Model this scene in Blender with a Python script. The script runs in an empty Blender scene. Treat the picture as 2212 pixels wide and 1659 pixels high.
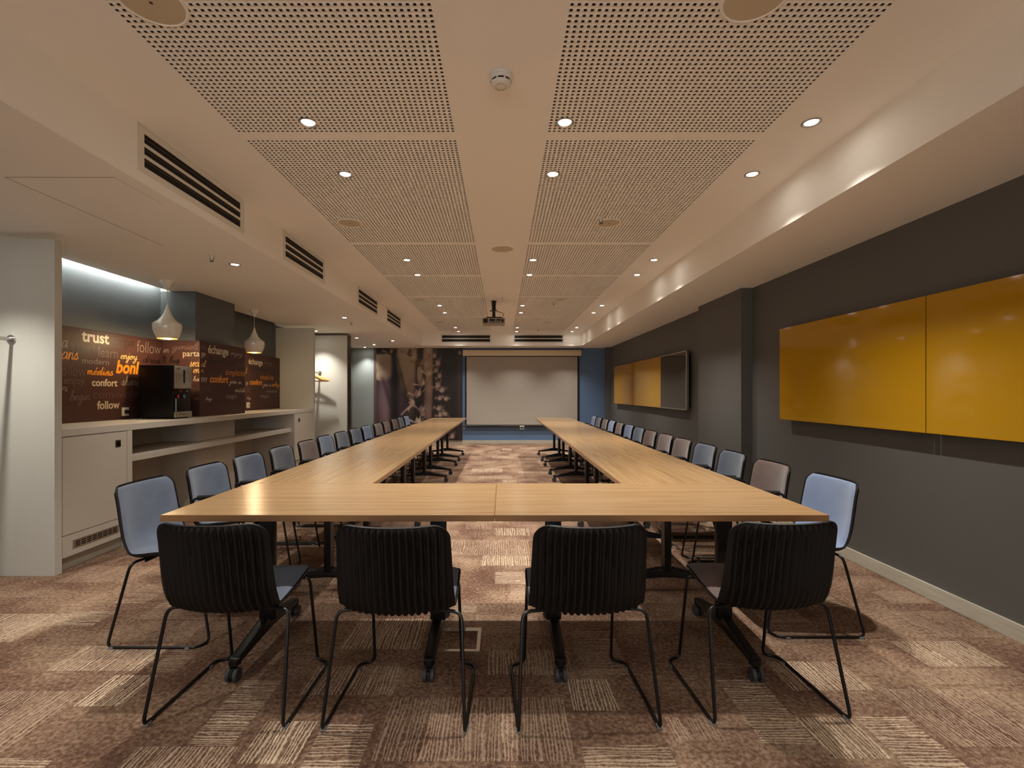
import bpy, bmesh, math, random
import numpy as np
from mathutils import Vector, Matrix
PI = math.pi
SC = bpy.context.scene
COL = SC.collection

# ------------------------------------------------------------------ camera
# frame 2212x1659, focal length 1034 px, vanishing point at (1085, 848)
cam_d = bpy.data.cameras.new('camera')
cam_d.sensor_width = 36.0
cam_d.lens = 1034.0 / 2212.0 * 36.0
cam_d.shift_x = 21.0 / 2212.0
cam_d.shift_y = 18.5 / 2212.0
cam_d.clip_start = 0.05
cam = bpy.data.objects.new('camera', cam_d)
COL.objects.link(cam)
cam.location = (0, 0, 1.27)
cam.rotation_euler = (PI / 2, 0, 0)
SC.camera = cam
# ------------------------------------------------------------------ view, world
SC.view_settings.view_transform = 'Standard'
SC.view_settings.look = 'None'
SC.view_settings.gamma = 1.0
SC.view_settings.use_curve_mapping = False
SC.view_settings.exposure = 1.5
world = bpy.data.worlds.new('world')
SC.world = world
world.use_nodes = True
world.node_tree.nodes['Background'].inputs[0].default_value = (0.9, 0.85, 0.8, 1)
world.node_tree.nodes['Background'].inputs[1].default_value = 0.0
SPOT_MAIN = 40.0      # watts of every downlight of the main ceiling
SPOT_SIDE = 24.0      # watts of the downlights in the lowered ceiling
SPOT_ANGLE = 99.0
LIGHT_COL = (1.0, 0.945, 0.87)
FILL_W = 20.0      # watts of the soft cool fill light added behind the camera
# room dimensions, metres
ZC = 2.675            # main ceiling
ZS = 2.373            # lowered ceiling
XR = 2.64             # right wall
YB = 11.88            # back wall
YF = -3.2             # wall behind the camera
XL = -3.722           # left wall
XBL, XBR, YBB = -1.894, 1.875, 11.27   # edges of the raised ceiling

# ------------------------------------------------------------------ materials
def srgb(r, g, b):
    f = lambda c: (c / 255.0 / 12.92) if c / 255.0 <= 0.04045 else ((c / 255.0 + 0.055) / 1.055) ** 2.4
    return (f(r), f(g), f(b), 1.0)

def newmat(name):
    m = bpy.data.materials.new(name)
    m.use_nodes = True
    nt = m.node_tree
    return m, nt, nt.nodes['Principled BSDF']

def N(nt, kind, **kw):
    n = nt.nodes.new(kind)
    for k, v in kw.items():
        setattr(n, k, v)
    return n

def mat(name, col, rough=0.6, metal=0.0, spec=0.5, coat=0.0, noise=0.04, scale=40.0, bump=0.0, sheen=0.0):
    """painted / moulded surface with a faint procedural mottling"""
    m, nt, b = newmat(name)
    tc = N(nt, 'ShaderNodeTexCoord')
    nz = N(nt, 'ShaderNodeTexNoise')
    nz.inputs['Scale'].default_value = scale
    nz.inputs['Detail'].default_value = 3
    nt.links.new(tc.outputs['Object'], nz.inputs['Vector'])
    mp = N(nt, 'ShaderNodeMapRange')
    mp.inputs[3].default_value = 1 - noise
    mp.inputs[4].default_value = 1 + noise
    nt.links.new(nz.outputs[0], mp.inputs[0])
    mx = N(nt, 'ShaderNodeMix', data_type='RGBA', blend_type='MULTIPLY')
    mx.inputs[0].default_value = 1.0
    mx.inputs[6].default_value = col
    nt.links.new(mp.outputs[0], mx.inputs[7])
    nt.links.new(mx.outputs[2], b.inputs['Base Color'])
    b.inputs['Roughness'].default_value = rough
    b.inputs['Metallic'].default_value = metal
    b.inputs['Specular IOR Level'].default_value = spec
    b.inputs['Coat Weight'].default_value = coat
    b.inputs['Coat Roughness'].default_value = 0.05
    b.inputs['Sheen Weight'].default_value = sheen
    if bump:
        bp = N(nt, 'ShaderNodeBump')
        bp.inputs['Strength'].default_value = bump
        bp.inputs['Distance'].default_value = 0.002
        nt.links.new(nz.outputs[0], bp.inputs['Height'])
        nt.links.new(bp.outputs[0], b.inputs['Normal'])
    return m

def mat_emit(name, col, strength):
    m, nt, b = newmat(name)
    b.inputs['Base Color'].default_value = (0.9, 0.9, 0.9, 1)
    b.inputs['Emission Color'].default_value = col
    b.inputs['Emission Strength'].default_value = strength
    return m

def mat_wood(name, c1, c2, axis_scale=(1.2, 26, 26), rough=0.33, spec=0.45, grain=0.5):
    m, nt, b = newmat(name)
    tc = N(nt, 'ShaderNodeTexCoord')
    oi = N(nt, 'ShaderNodeObjectInfo')
    ml = N(nt, 'ShaderNodeVectorMath', operation='ADD')
    sc = N(nt, 'ShaderNodeMath', operation='MULTIPLY')
    sc.inputs[1].default_value = 37.0
    nt.links.new(oi.outputs['Random'], sc.inputs[0])
    nt.links.new(tc.outputs['Object'], ml.inputs[0])
    nt.links.new(sc.outputs[0], ml.inputs[1])
    mp = N(nt, 'ShaderNodeMapping')
    mp.inputs['Scale'].default_value = axis_scale
    nt.links.new(ml.outputs[0], mp.inputs[0])
    nz = N(nt, 'ShaderNodeTexNoise')
    nz.inputs['Scale'].default_value = 1.0
    nz.inputs['Detail'].default_value = 6
    nz.inputs['Distortion'].default_value = 0.6
    nt.links.new(mp.outputs[0], nz.inputs[0])
    mp2 = N(nt, 'ShaderNodeMapping')
    mp2.inputs['Scale'].default_value = tuple(a * 9 if a > 5 else a * 3 for a in axis_scale)
    nt.links.new(ml.outputs[0], mp2.inputs[0])
    nz2 = N(nt, 'ShaderNodeTexNoise')
    nz2.inputs['Scale'].default_value = 1.0
    nt.links.new(mp2.outputs[0], nz2.inputs[0])
    ad = N(nt, 'ShaderNodeMath', operation='MULTIPLY_ADD')
    ad.inputs[1].default_value = grain
    nt.links.new(nz2.outputs[0], ad.inputs[0])
    nt.links.new(nz.outputs[0], ad.inputs[2])
    cr = N(nt, 'ShaderNodeValToRGB')
    cr.color_ramp.elements[0].position = 0.45
    cr.color_ramp.elements[0].color = c2
    cr.color_ramp.elements[1].position = 0.95
    cr.color_ramp.elements[1].color = c1
    nt.links.new(ad.outputs[0], cr.inputs[0])
    nt.links.new(cr.outputs[0], b.inputs['Base Color'])
    b.inputs['Roughness'].default_value = rough
    b.inputs['Specular IOR Level'].default_value = spec
    return m

def mat_fabric(name, col, col2):
    m, nt, b = newmat(name)
    tc = N(nt, 'ShaderNodeTexCoord')
    nz = N(nt, 'ShaderNodeTexNoise')
    nz.inputs['Scale'].default_value = 420
    nz.inputs['Detail'].default_value = 2
    nt.links.new(tc.outputs['Object'], nz.inputs['Vector'])
    n2 = N(nt, 'ShaderNodeTexNoise')
    n2.inputs['Scale'].default_value = 9
    nt.links.new(tc.outputs['Object'], n2.inputs['Vector'])
    av = N(nt, 'ShaderNodeMath', operation='MULTIPLY_ADD')
    av.inputs[1].default_value = 0.5
    nt.links.new(n2.outputs[0], av.inputs[0])
    nt.links.new(nz.outputs[0], av.inputs[2])
    cr = N(nt, 'ShaderNodeValToRGB')
    cr.color_ramp.elements[0].position = 0.5
    cr.color_ramp.elements[0].color = col2
    cr.color_ramp.elements[1].position = 0.95
    cr.color_ramp.elements[1].color = col
    nt.links.new(av.outputs[0], cr.inputs[0])
    nt.links.new(cr.outputs[0], b.inputs['Base Color'])
    bp = N(nt, 'ShaderNodeBump')
    bp.inputs['Strength'].default_value = 0.25
    bp.inputs['Distance'].default_value = 0.001
    nt.links.new(nz.outputs[0], bp.inputs['Height'])
    nt.links.new(bp.outputs[0], b.inputs['Normal'])
    b.inputs['Roughness'].default_value = 0.9
    b.inputs['Specular IOR Level'].default_value = 0.2
    b.inputs['Sheen Weight'].default_value = 0.25
    return m

def mat_carpet(name, striped):
    """mottled loop pile; the striped one adds wavy woven lines set by the patch's own attribute"""
    m, nt, b = newmat(name)
    L = nt.links.new
    tc = N(nt, 'ShaderNodeTexCoord')
    def noise(scale, detail, dist=0.0):
        n = N(nt, 'ShaderNodeTexNoise')
        n.inputs['Scale'].default_value = scale
        n.inputs['Detail'].default_value = detail
        n.inputs['Distortion'].default_value = dist
        L(tc.outputs['Object'], n.inputs['Vector'])
        return n.outputs[0]
    def math2(op, a, c=None, d=None):
        n = N(nt, 'ShaderNodeMath', operation=op)
        for i, v in enumerate((a, c, d)):
            if v is None: continue
            if isinstance(v, (int, float)): n.inputs[i].default_value = v
            else: L(v, n.inputs[i])
        return n.outputs[0]
    big = noise(2.6, 3)
    mid = noise(60, 6, 0.3)
    fine = noise(330, 2)
    t = math2('MULTIPLY_ADD', big, 0.85, math2('MULTIPLY_ADD', fine, 0.8, math2('MULTIPLY', mid, 0.95)))
    cr = N(nt, 'ShaderNodeValToRGB')
    e = cr.color_ramp.elements
    e[0].position = 0.54; e[0].color = CARPET_DARK
    e[1].position = 0.88; e[1].color = CARPET_LIGHT
    k = cr.color_ramp.elements.new(0.70); k.color = CARPET_MID
    L(math2('MULTIPLY', t, 0.56), cr.inputs[0])
    colour = cr.outputs[0]
    if striped:
        at = N(nt, 'ShaderNodeAttribute', attribute_name='patch')
        sp = N(nt, 'ShaderNodeSeparateColor')
        L(at.outputs['Color'], sp.inputs[0])
        orient, seed, inten = sp.outputs[0], sp.outputs[1], sp.outputs[2]
        sx = N(nt, 'ShaderNodeSeparateXYZ')
        L(tc.outputs['Object'], sx.inputs[0])
        mixu = N(nt, 'ShaderNodeMix', data_type='FLOAT')
        L(orient, mixu.inputs[0]); L(sx.outputs[0], mixu.inputs[2]); L(sx.outputs[1], mixu.inputs[3])
        mixv = N(nt, 'ShaderNodeMix', data_type='FLOAT')
        L(orient, mixv.inputs[0]); L(sx.outputs[1], mixv.inputs[2]); L(sx.outputs[0], mixv.inputs[3])
        u, v = mixu.outputs[0], mixv.outputs[0]
        cb = N(nt, 'ShaderNodeCombineXYZ')
        L(math2('MULTIPLY', u, 60.0), cb.inputs[0])
        L(math2('MULTIPLY', v, 7.0), cb.inputs[1])
        L(math2('MULTIPLY', seed, 50.0), cb.inputs[2])
        wn = N(nt, 'ShaderNodeTexNoise')
        wn.inputs['Scale'].default_value = 0.35
        wn.inputs['Detail'].default_value = 2
        L(cb.outputs[0], wn.inputs['Vector'])
        cb2 = N(nt, 'ShaderNodeCombineXYZ')
        L(math2('MULTIPLY', u, 90.0), cb2.inputs[0])
        L(math2('MULTIPLY', v, 60.0), cb2.inputs[1])
        L(seed, cb2.inputs[2])
        wj = N(nt, 'ShaderNodeTexNoise')
        wj.inputs['Scale'].default_value = 1.0
        L(cb2.outputs[0], wj.inputs['Vector'])
        ph = math2('MULTIPLY_ADD', u, 68.0, math2('MULTIPLY_ADD', wn.outputs[0], 3.4, math2('MULTIPLY', wj.outputs[0], 0.75)))
        fr = math2('FRACT', ph)
        tri = math2('ABSOLUTE', math2('SUBTRACT', fr, 0.5))         # 0 in the middle of a line
        wid = math2('MULTIPLY_ADD', wn.outputs[0], 0.26, 0.06)
        edge = math2('SUBTRACT', wid, tri)
        mr = N(nt, 'ShaderNodeMapRange')
        mr.inputs[1].default_value = -0.07; mr.inputs[2].default_value = 0.08
        L(edge, mr.inputs[0])
        pile = math2('MULTIPLY_ADD', fine, 0.35, 0.78)
        amt = math2('MULTIPLY', mr.outputs[0], math2('MULTIPLY', pile, math2('MINIMUM', math2('MULTIPLY_ADD', inten, 0.72, 0.2), 1.0)))
        cm = N(nt, 'ShaderNodeMix', data_type='RGBA')
        L(inten, cm.inputs[0]); cm.inputs[6].default_value = CARPET_LINE1; cm.inputs[7].default_value = CARPET_LINE2
        fx = N(nt, 'ShaderNodeMix', data_type='RGBA')
        L(amt, fx.inputs[0]); L(colour, fx.inputs[6]); L(cm.outputs[2], fx.inputs[7])
        colour = fx.outputs[2]
    L(colour, b.inputs['Base Color'])
    bp = N(nt, 'ShaderNodeBump')
    bp.inputs['Strength'].default_value = 0.7
    bp.inputs['Distance'].default_value = 0.005
    L(fine, bp.inputs['Height'])
    L(bp.outputs[0], b.inputs['Normal'])
    b.inputs['Roughness'].default_value = 0.95
    b.inputs['Specular IOR Level'].default_value = 0.1
    return m

CARPET_DARK = srgb(80, 55, 46)
CARPET_MID = srgb(118, 90, 74)
CARPET_LIGHT = srgb(172, 147, 121)
CARPET_LINE1 = srgb(182, 152, 132)
CARPET_LINE2 = srgb(222, 202, 174)
M = {}
M['ceiling'] = mat('ceiling_paint', srgb(248, 243, 234), 0.75, noise=0.015, scale=3)
M['wall_grey'] = mat('grey_wall_paint', srgb(92, 91, 88), 0.55, noise=0.02, scale=3)
M['wall_teal'] = mat('blue_grey_wall_paint', srgb(94, 98, 98), 0.55, noise=0.02, scale=3)
M['wall_pale'] = mat('pale_grey_green_wall_paint', srgb(150, 158, 156), 0.6, noise=0.02, scale=3)
M['wall_blue'] = mat('blue_wall_paint', srgb(94, 122, 158), 0.55, noise=0.02, scale=3)
M['wall_cream'] = mat('cream_wall_paint', srgb(200, 190, 175), 0.7, noise=0.02, scale=3)
M['mauve'] = mat('mauve_edge_board', srgb(96, 78, 76), 0.5)
M['white_board'] = mat_wood('pale_laminate', srgb(206, 204, 194), srgb(204, 202, 191), (30, 30, 1.5), 0.5, 0.3, 0.3)
M['cab_white'] = mat_wood('cabinet_laminate', srgb(206, 199, 186), srgb(202, 194, 180), (30, 2.0, 40), 0.45, 0.35, 0.3)
M['skirting'] = mat_wood('limed_oak_skirting', srgb(196, 190, 174), srgb(172, 165, 148), (3, 3, 60), 0.5, 0.3)
M['oak'] = mat_wood('oak_veneer', srgb(160, 131, 95), srgb(133, 103, 70), (1.6, 48, 48), 0.24, 0.5)
M['oak_edge'] = mat('oak_lipping', srgb(160, 120, 80), 0.25, noise=0.06, scale=30)
M['hanger_wood'] = mat_wood('hanger_wood', srgb(226, 180, 110), srgb(196, 146, 80), (3, 40, 40), 0.35)
M['black_metal'] = mat('black_powder_coat', srgb(15, 15, 15), 0.38, 0.2, noise=0.05)
M['black_plastic'] = mat('black_plastic', srgb(7, 6, 6), 0.55, spec=0.35, noise=0.05, scale=200)
M['black_gloss'] = mat('black_gloss', srgb(6, 6, 7), 0.34, spec=0.3, noise=0.0)
M['black_void'] = mat('black_duct', srgb(10, 9, 8), 0.8, noise=0.0)
M['hole_felt'] = mat('brown_acoustic_felt', srgb(128, 100, 76), 0.95, noise=0.0)
M['rubber'] = mat('grey_rubber', srgb(58, 58, 60), 0.6)
M['steel'] = mat('brushed_steel', srgb(190, 186, 178), 0.32, 1.0, noise=0.03, scale=120)
M['dark_steel'] = mat('bronze_steel', srgb(96, 84, 72), 0.4, 0.8)
M['chrome'] = mat('chrome', srgb(220, 220, 220), 0.15, 1.0, noise=0.0)
M['white_plastic'] = mat('white_plastic', srgb(226, 221, 210), 0.4, noise=0.01)
M['grille_cloth'] = mat('speaker_grille', srgb(206, 190, 162), 0.8, noise=0.1, scale=600, bump=0.4)
M['lacquer'] = mat('white_lacquer', srgb(232, 226, 212), 0.18, coat=0.6, noise=0.02, scale=12)
M['gold'] = mat('gold_leaf', srgb(224, 184, 110), 0.3, 1.0, noise=0.06)
M['board_brown'] = mat('maroon_print_board', srgb(78, 50, 45), 0.5, spec=0.3, noise=0.02)
M['yellow_glass'] = mat('yellow_glass', srgb(180, 134, 22), 0.06, spec=0.4, coat=0.0, noise=0.015, scale=2)
M['yellow_edge'] = mat('yellow_glass_edge', srgb(120, 78, 10), 0.2)
M['screen_black'] = mat('black_glass', srgb(24, 22, 22), 0.06, spec=0.6, noise=0.0)
M['screen_white'] = mat('projection_fabric', srgb(168, 160, 150), 0.85, noise=0.01)
M['casing'] = mat('screen_casing', srgb(226, 208, 180), 0.45, noise=0.01)
M['fabric_blue'] = mat_fabric('slate_blue_fabric', srgb(106, 116, 132), srgb(82, 91, 107))
M['fabric_light'] = mat_fabric('light_blue_fabric', srgb(122, 137, 164), srgb(99, 114, 142))
M['fabric_grey'] = mat_fabric('grey_fabric', srgb(104, 108, 116), srgb(80, 84, 92))
M['fabric_brown'] = mat_fabric('mauve_brown_fabric', srgb(112, 96, 89), srgb(86, 71, 66))
M['fabric_red'] = mat_fabric('reddish_brown_fabric', srgb(106, 84, 76), srgb(80, 61, 55))
M['lamp_glow'] = mat_emit('downlight_lens', (1.0, 0.95, 0.86, 1), 22.0)
M['bulb_glow'] = mat_emit('pendant_bulb', (1.0, 0.80, 0.45, 1), 30.0)
M['led_glow'] = mat_emit('led_tape', (0.95, 0.99, 0.98, 1), 42.0)
M['red'] = mat('red_plastic', srgb(200, 40, 40), 0.4)
M['grey_plastic'] = mat('grey_plastic', srgb(130, 136, 138), 0.4)
M['proj_grey'] = mat('projector_shell', srgb(150, 134, 116), 0.45)
M['carpet'] = mat_carpet('carpet_plain', False)
M['carpet_striped'] = mat_carpet('carpet_striped', True)
TXT = {'cream': srgb(205, 190, 165), 'grey': srgb(146, 132, 126), 'mauve': srgb(112, 88, 84), 'dark': srgb(22, 12, 12),
       'orange': srgb(232, 150, 36), 'yellow': srgb(226, 186, 112)}
for k_, c_ in TXT.items():
    M['ink_' + k_] = mat('ink_' + k_, c_, 0.4, noise=0.0)

# ------------------------------------------------------------------ mesh helpers
class MB:
    """collects shapes and links them as one mesh object"""
    def __init__(self):
        self.bm = bmesh.new()
    def _bevel(self, verts, r, seg=2):
        es = list({e for v in verts for e in v.link_edges})
        bmesh.ops.bevel(self.bm, geom=es, offset=r, segments=seg, affect='EDGES', profile=0.6)
    def box(self, x0, x1, y0, y1, z0, z1, bev=0.0, mi=0, seg=2):
        vs = [self.bm.verts.new((x, y, z)) for x in (x0, x1) for y in (y0, y1) for z in (z0, z1)]
        fs = []
        for q in ((0, 1, 3, 2), (4, 6, 7, 5), (0, 4, 5, 1), (2, 3, 7, 6), (0, 2, 6, 4), (1, 5, 7, 3)):
            f = self.bm.faces.new([vs[i] for i in q]); f.material_index = mi; fs.append(f)
        if bev > 0:
            self._bevel(vs, bev, seg)
        return self
    def quad(self, pts, mi=0):
        f = self.bm.faces.new([self.bm.verts.new(p) for p in pts]); f.material_index = mi
        return f
    def prism(self, pts, lo, hi, axis='z', bev=0.0, mi=0):
        """pts: 2D outline; extruded along the axis from lo to hi"""
        def P(a, b, c):
            return {'z': (a, b, c), 'y': (a, c, b), 'x': (c, a, b)}[axis]
        A = [self.bm.verts.new(P(a, b, lo)) for a, b in pts]
        B = [self.bm.verts.new(P(a, b, hi)) for a, b in pts]
        n = len(pts)
        f = self.bm.faces.new(A); f.material_index = mi
        f = self.bm.faces.new(B[::-1]); f.material_index = mi
        for i in range(n):
            f = self.bm.faces.new([A[i], B[i], B[(i + 1) % n], A[(i + 1) % n]]); f.material_index = mi
        if bev > 0:
            self._bevel(A + B, bev)
        return self
    def lathe(self, prof, cx=0, cy=0, cz=0, n=24, mi=0, cap=True):
        """prof: (radius, z) pairs turned about the vertical"""
        rings = []
        for r, z in prof:
            if r < 1e-6:
                rings.append([self.bm.verts.new((cx, cy, cz + z))])
            else:
                rings.append([self.bm.verts.new((cx + r * math.cos(2 * PI * i / n), cy + r * math.sin(2 * PI * i / n), cz + z)) for i in range(n)])
        for a, b in zip(rings, rings[1:]):
            for i in range(n):
                j = (i + 1) % n
                q = [a[i % len(a)], a[j % len(a)], b[j % len(b)], b[i % len(b)]]
                q = list(dict.fromkeys(q))
                if len(q) >= 3:
                    f = self.bm.faces.new(q); f.material_index = mi
        return self
    def cyl(self, p0, p1, r0, r1=None, n=16, mi=0):
        r1 = r0 if r1 is None else r1
        p0, p1 = Vector(p0), Vector(p1)
        d = (p1 - p0).normalized()
        a = d.orthogonal().normalized(); b = d.cross(a)
        A = [self.bm.verts.new(p0 + r0 * (math.cos(2 * PI * i / n) * a + math.sin(2 * PI * i / n) * b)) for i in range(n)]
        B = [self.bm.verts.new(p1 + r1 * (math.cos(2 * PI * i / n) * a + math.sin(2 * PI * i / n) * b)) for i in range(n)]
        for i in range(n):
            f = self.bm.faces.new([A[i], A[(i + 1) % n], B[(i + 1) % n], B[i]]); f.material_index = mi
        self.bm.faces.new(A[::-1]).material_index = mi
        self.bm.faces.new(B).material_index = mi
        return self
    def tube(self, pts, r, n=8, bend=0.0, mi=0):
        """round tube through points; corners rounded with radius bend"""
        P = [Vector(p) for p in pts]
        if bend > 0:
            Q = [P[0]]
            for i in range(1, len(P) - 1):
                a, b, c = P[i - 1], P[i], P[i + 1]
                d0, d1 = (a - b), (c - b)
                k = min(bend, d0.length * 0.48, d1.length * 0.48)
                s, e = b + d0.normalized() * k, b + d1.normalized() * k
                for t in (0, .2, .4, .6, .8, 1):
                    Q.append((1 - t) ** 2 * s + 2 * t * (1 - t) * b + t * t * e)
            Q.append(P[-1]); P = Q
        rings = []
        up = None
        for i, p in enumerate(P):
            d = (P[min(i + 1, len(P) - 1)] - P[max(i - 1, 0)]).normalized()
            if up is None:
                up = d.orthogonal().normalized()
            up = (up - d * up.dot(d)).normalized()
            s = d.cross(up)
            rings.append([self.bm.verts.new(p + r * (math.cos(2 * PI * k / n) * up + math.sin(2 * PI * k / n) * s)) for k in range(n)])
        for a, b in zip(rings, rings[1:]):
            for k in range(n):
                f = self.bm.faces.new([a[k], a[(k + 1) % n], b[(k + 1) % n], b[k]]); f.material_index = mi
        self.bm.faces.new(rings[0][::-1]).material_index = mi
        self.bm.faces.new(rings[-1]).material_index = mi
        return self
    def build(self, name, mats, parent=None, smooth=False, loc=None, rotz=0.0):
        bmesh.ops.recalc_face_normals(self.bm, faces=self.bm.faces)
        me = bpy.data.meshes.new(name)
        self.bm.to_mesh(me); self.bm.free()
        for m in (mats if isinstance(mats, (list, tuple)) else [mats]):
            me.materials.append(M[m])
        if smooth:
            me.polygons.foreach_set('use_smooth', [True] * len(me.polygons))
            me.set_sharp_from_angle(angle=math.radians(38))
        o = bpy.data.objects.new(name, me)
        COL.objects.link(o)
        if parent is not None: o.parent = parent
        if loc is not None: o.location = loc
        o.rotation_euler[2] = rotz
        return o

def thing(name, label, cat, loc=(0, 0, 0), rotz=0.0, group=None):
    o = bpy.data.objects.new(name, None)
    o.empty_display_size = 0.1
    COL.objects.link(o)
    o.location = loc; o.rotation_euler = (0, 0, rotz)
    return tag(o, label, cat, group)

def tag(o, label, cat, group=None):
    o['label'] = label; o['category'] = cat
    if group: o['group'] = group
    return o

def struct(o):
    o['kind'] = 'structure'
    return o

def dup(root, loc, rotz=0.0, label=None):
    """copy of a thing with copies of its parts and sub-parts"""
    r = root.copy(); COL.objects.link(r); r.location = loc; r.rotation_euler = (0, 0, rotz)
    if label: r['label'] = label
    for ch in list(root.children):
        c = ch.copy(); COL.objects.link(c); c.parent = r
        for g in list(ch.children):
            d = g.copy(); COL.objects.link(d); d.parent = c
    return r

def mesh_np(name, verts, faces, mats, mi=None, parent=None, smooth=False):
    """quads from numpy arrays"""
    me = bpy.data.meshes.new(name)
    verts = np.asarray(verts, dtype=np.float32); faces = np.asarray(faces, dtype=np.int32)
    me.vertices.add(len(verts)); me.vertices.foreach_set('co', verts.ravel())
    me.loops.add(faces.size); me.loops.foreach_set('vertex_index', faces.ravel())
    me.polygons.add(len(faces))
    me.polygons.foreach_set('loop_start', np.arange(0, faces.size, 4, dtype=np.int32))
    if mi is not None: me.polygons.foreach_set('material_index', np.asarray(mi, dtype=np.int32))
    me.update(calc_edges=True)
    for m in (mats if isinstance(mats, (list, tuple)) else [mats]): me.materials.append(M[m])
    if smooth: me.polygons.foreach_set('use_smooth', [True] * len(me.polygons))
    me.validate()
    o = bpy.data.objects.new(name, me); COL.objects.link(o)
    if parent is not None: o.parent = parent
    return o
PATCH= [(-2.084, -1.655, 2.182, 2.398, 0, 0.75), (-1.74, -1.546, 1.937, 2.15, 0, 1.0), (-3.307, -2.498, 2.434, 2.747, 0, 0.8), (-2.458, -1.759, 1.689, 2.036, 0, 0.5), (-1.765, -1.453, 1.578, 1.749, 1, 0.85), (-1.616, -1.484, 2.172, 2.407, 1, 0.6), (-1.137, -0.972, 1.721, 2.115, 1, 0.8), (-0.907, -0.711, 1.637, 1.849, 0, 0.95), (-0.683, -0.488, 1.56, 1.833, 1, 0.75), (-1.301, -0.933, 1.541, 1.716, 0, 0.7), (-0.855, -0.461, 2.01, 2.225, 0, 0.6), (-0.8, -0.411, 2.367, 2.687, 0, 0.7), (-0.453, 0.251, 1.648, 1.993, 0, 0.5), (0.283, 0.469, 1.911, 2.12, 0, 0.95), (-0.066, 0.324, 2.153, 2.362, 0, 0.5), (0.367, 0.58, 2.153, 2.55, 1, 0.45), (0.946, 1.141, 1.728, 2.118, 1, 0.8), (1.235, 1.587, 2.042, 2.26, 0, 0.85), (1.145, 1.358, 1.66, 1.869, 0, 1.0), (1.376, 1.579, 1.617, 1.875, 1, 0.75), (1.612, 2.111, 1.714, 2.05, 0, 0.5), (1.982, 2.345, 2.218, 2.445, 0, 0.9), (0.759, 1.168, 1.541, 1.713, 0, 0.7), (0.635, 0.828, 1.746, 1.869, 0, 0.35), (0.283, 0.595, 1.541, 1.723, 1, 0.7), (-2.492, -2.23, 2.606, 2.782, 1, 0.8), (-2.358, -1.989, 2.724, 2.905, 1, 0.6), (-0.136, 0.088, 1.541, 1.658, 0, 0.8), (-0.152, 0.206, 3.511, 3.731, 0, 0.9), (-0.439, 0.22, 3.741, 4.129, 0, 0.5), (-0.065, 0.247, 4.25, 4.482, 0, 0.8), (-0.049, 0.187, 3.172, 3.393, 1, 0.8)]
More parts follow.
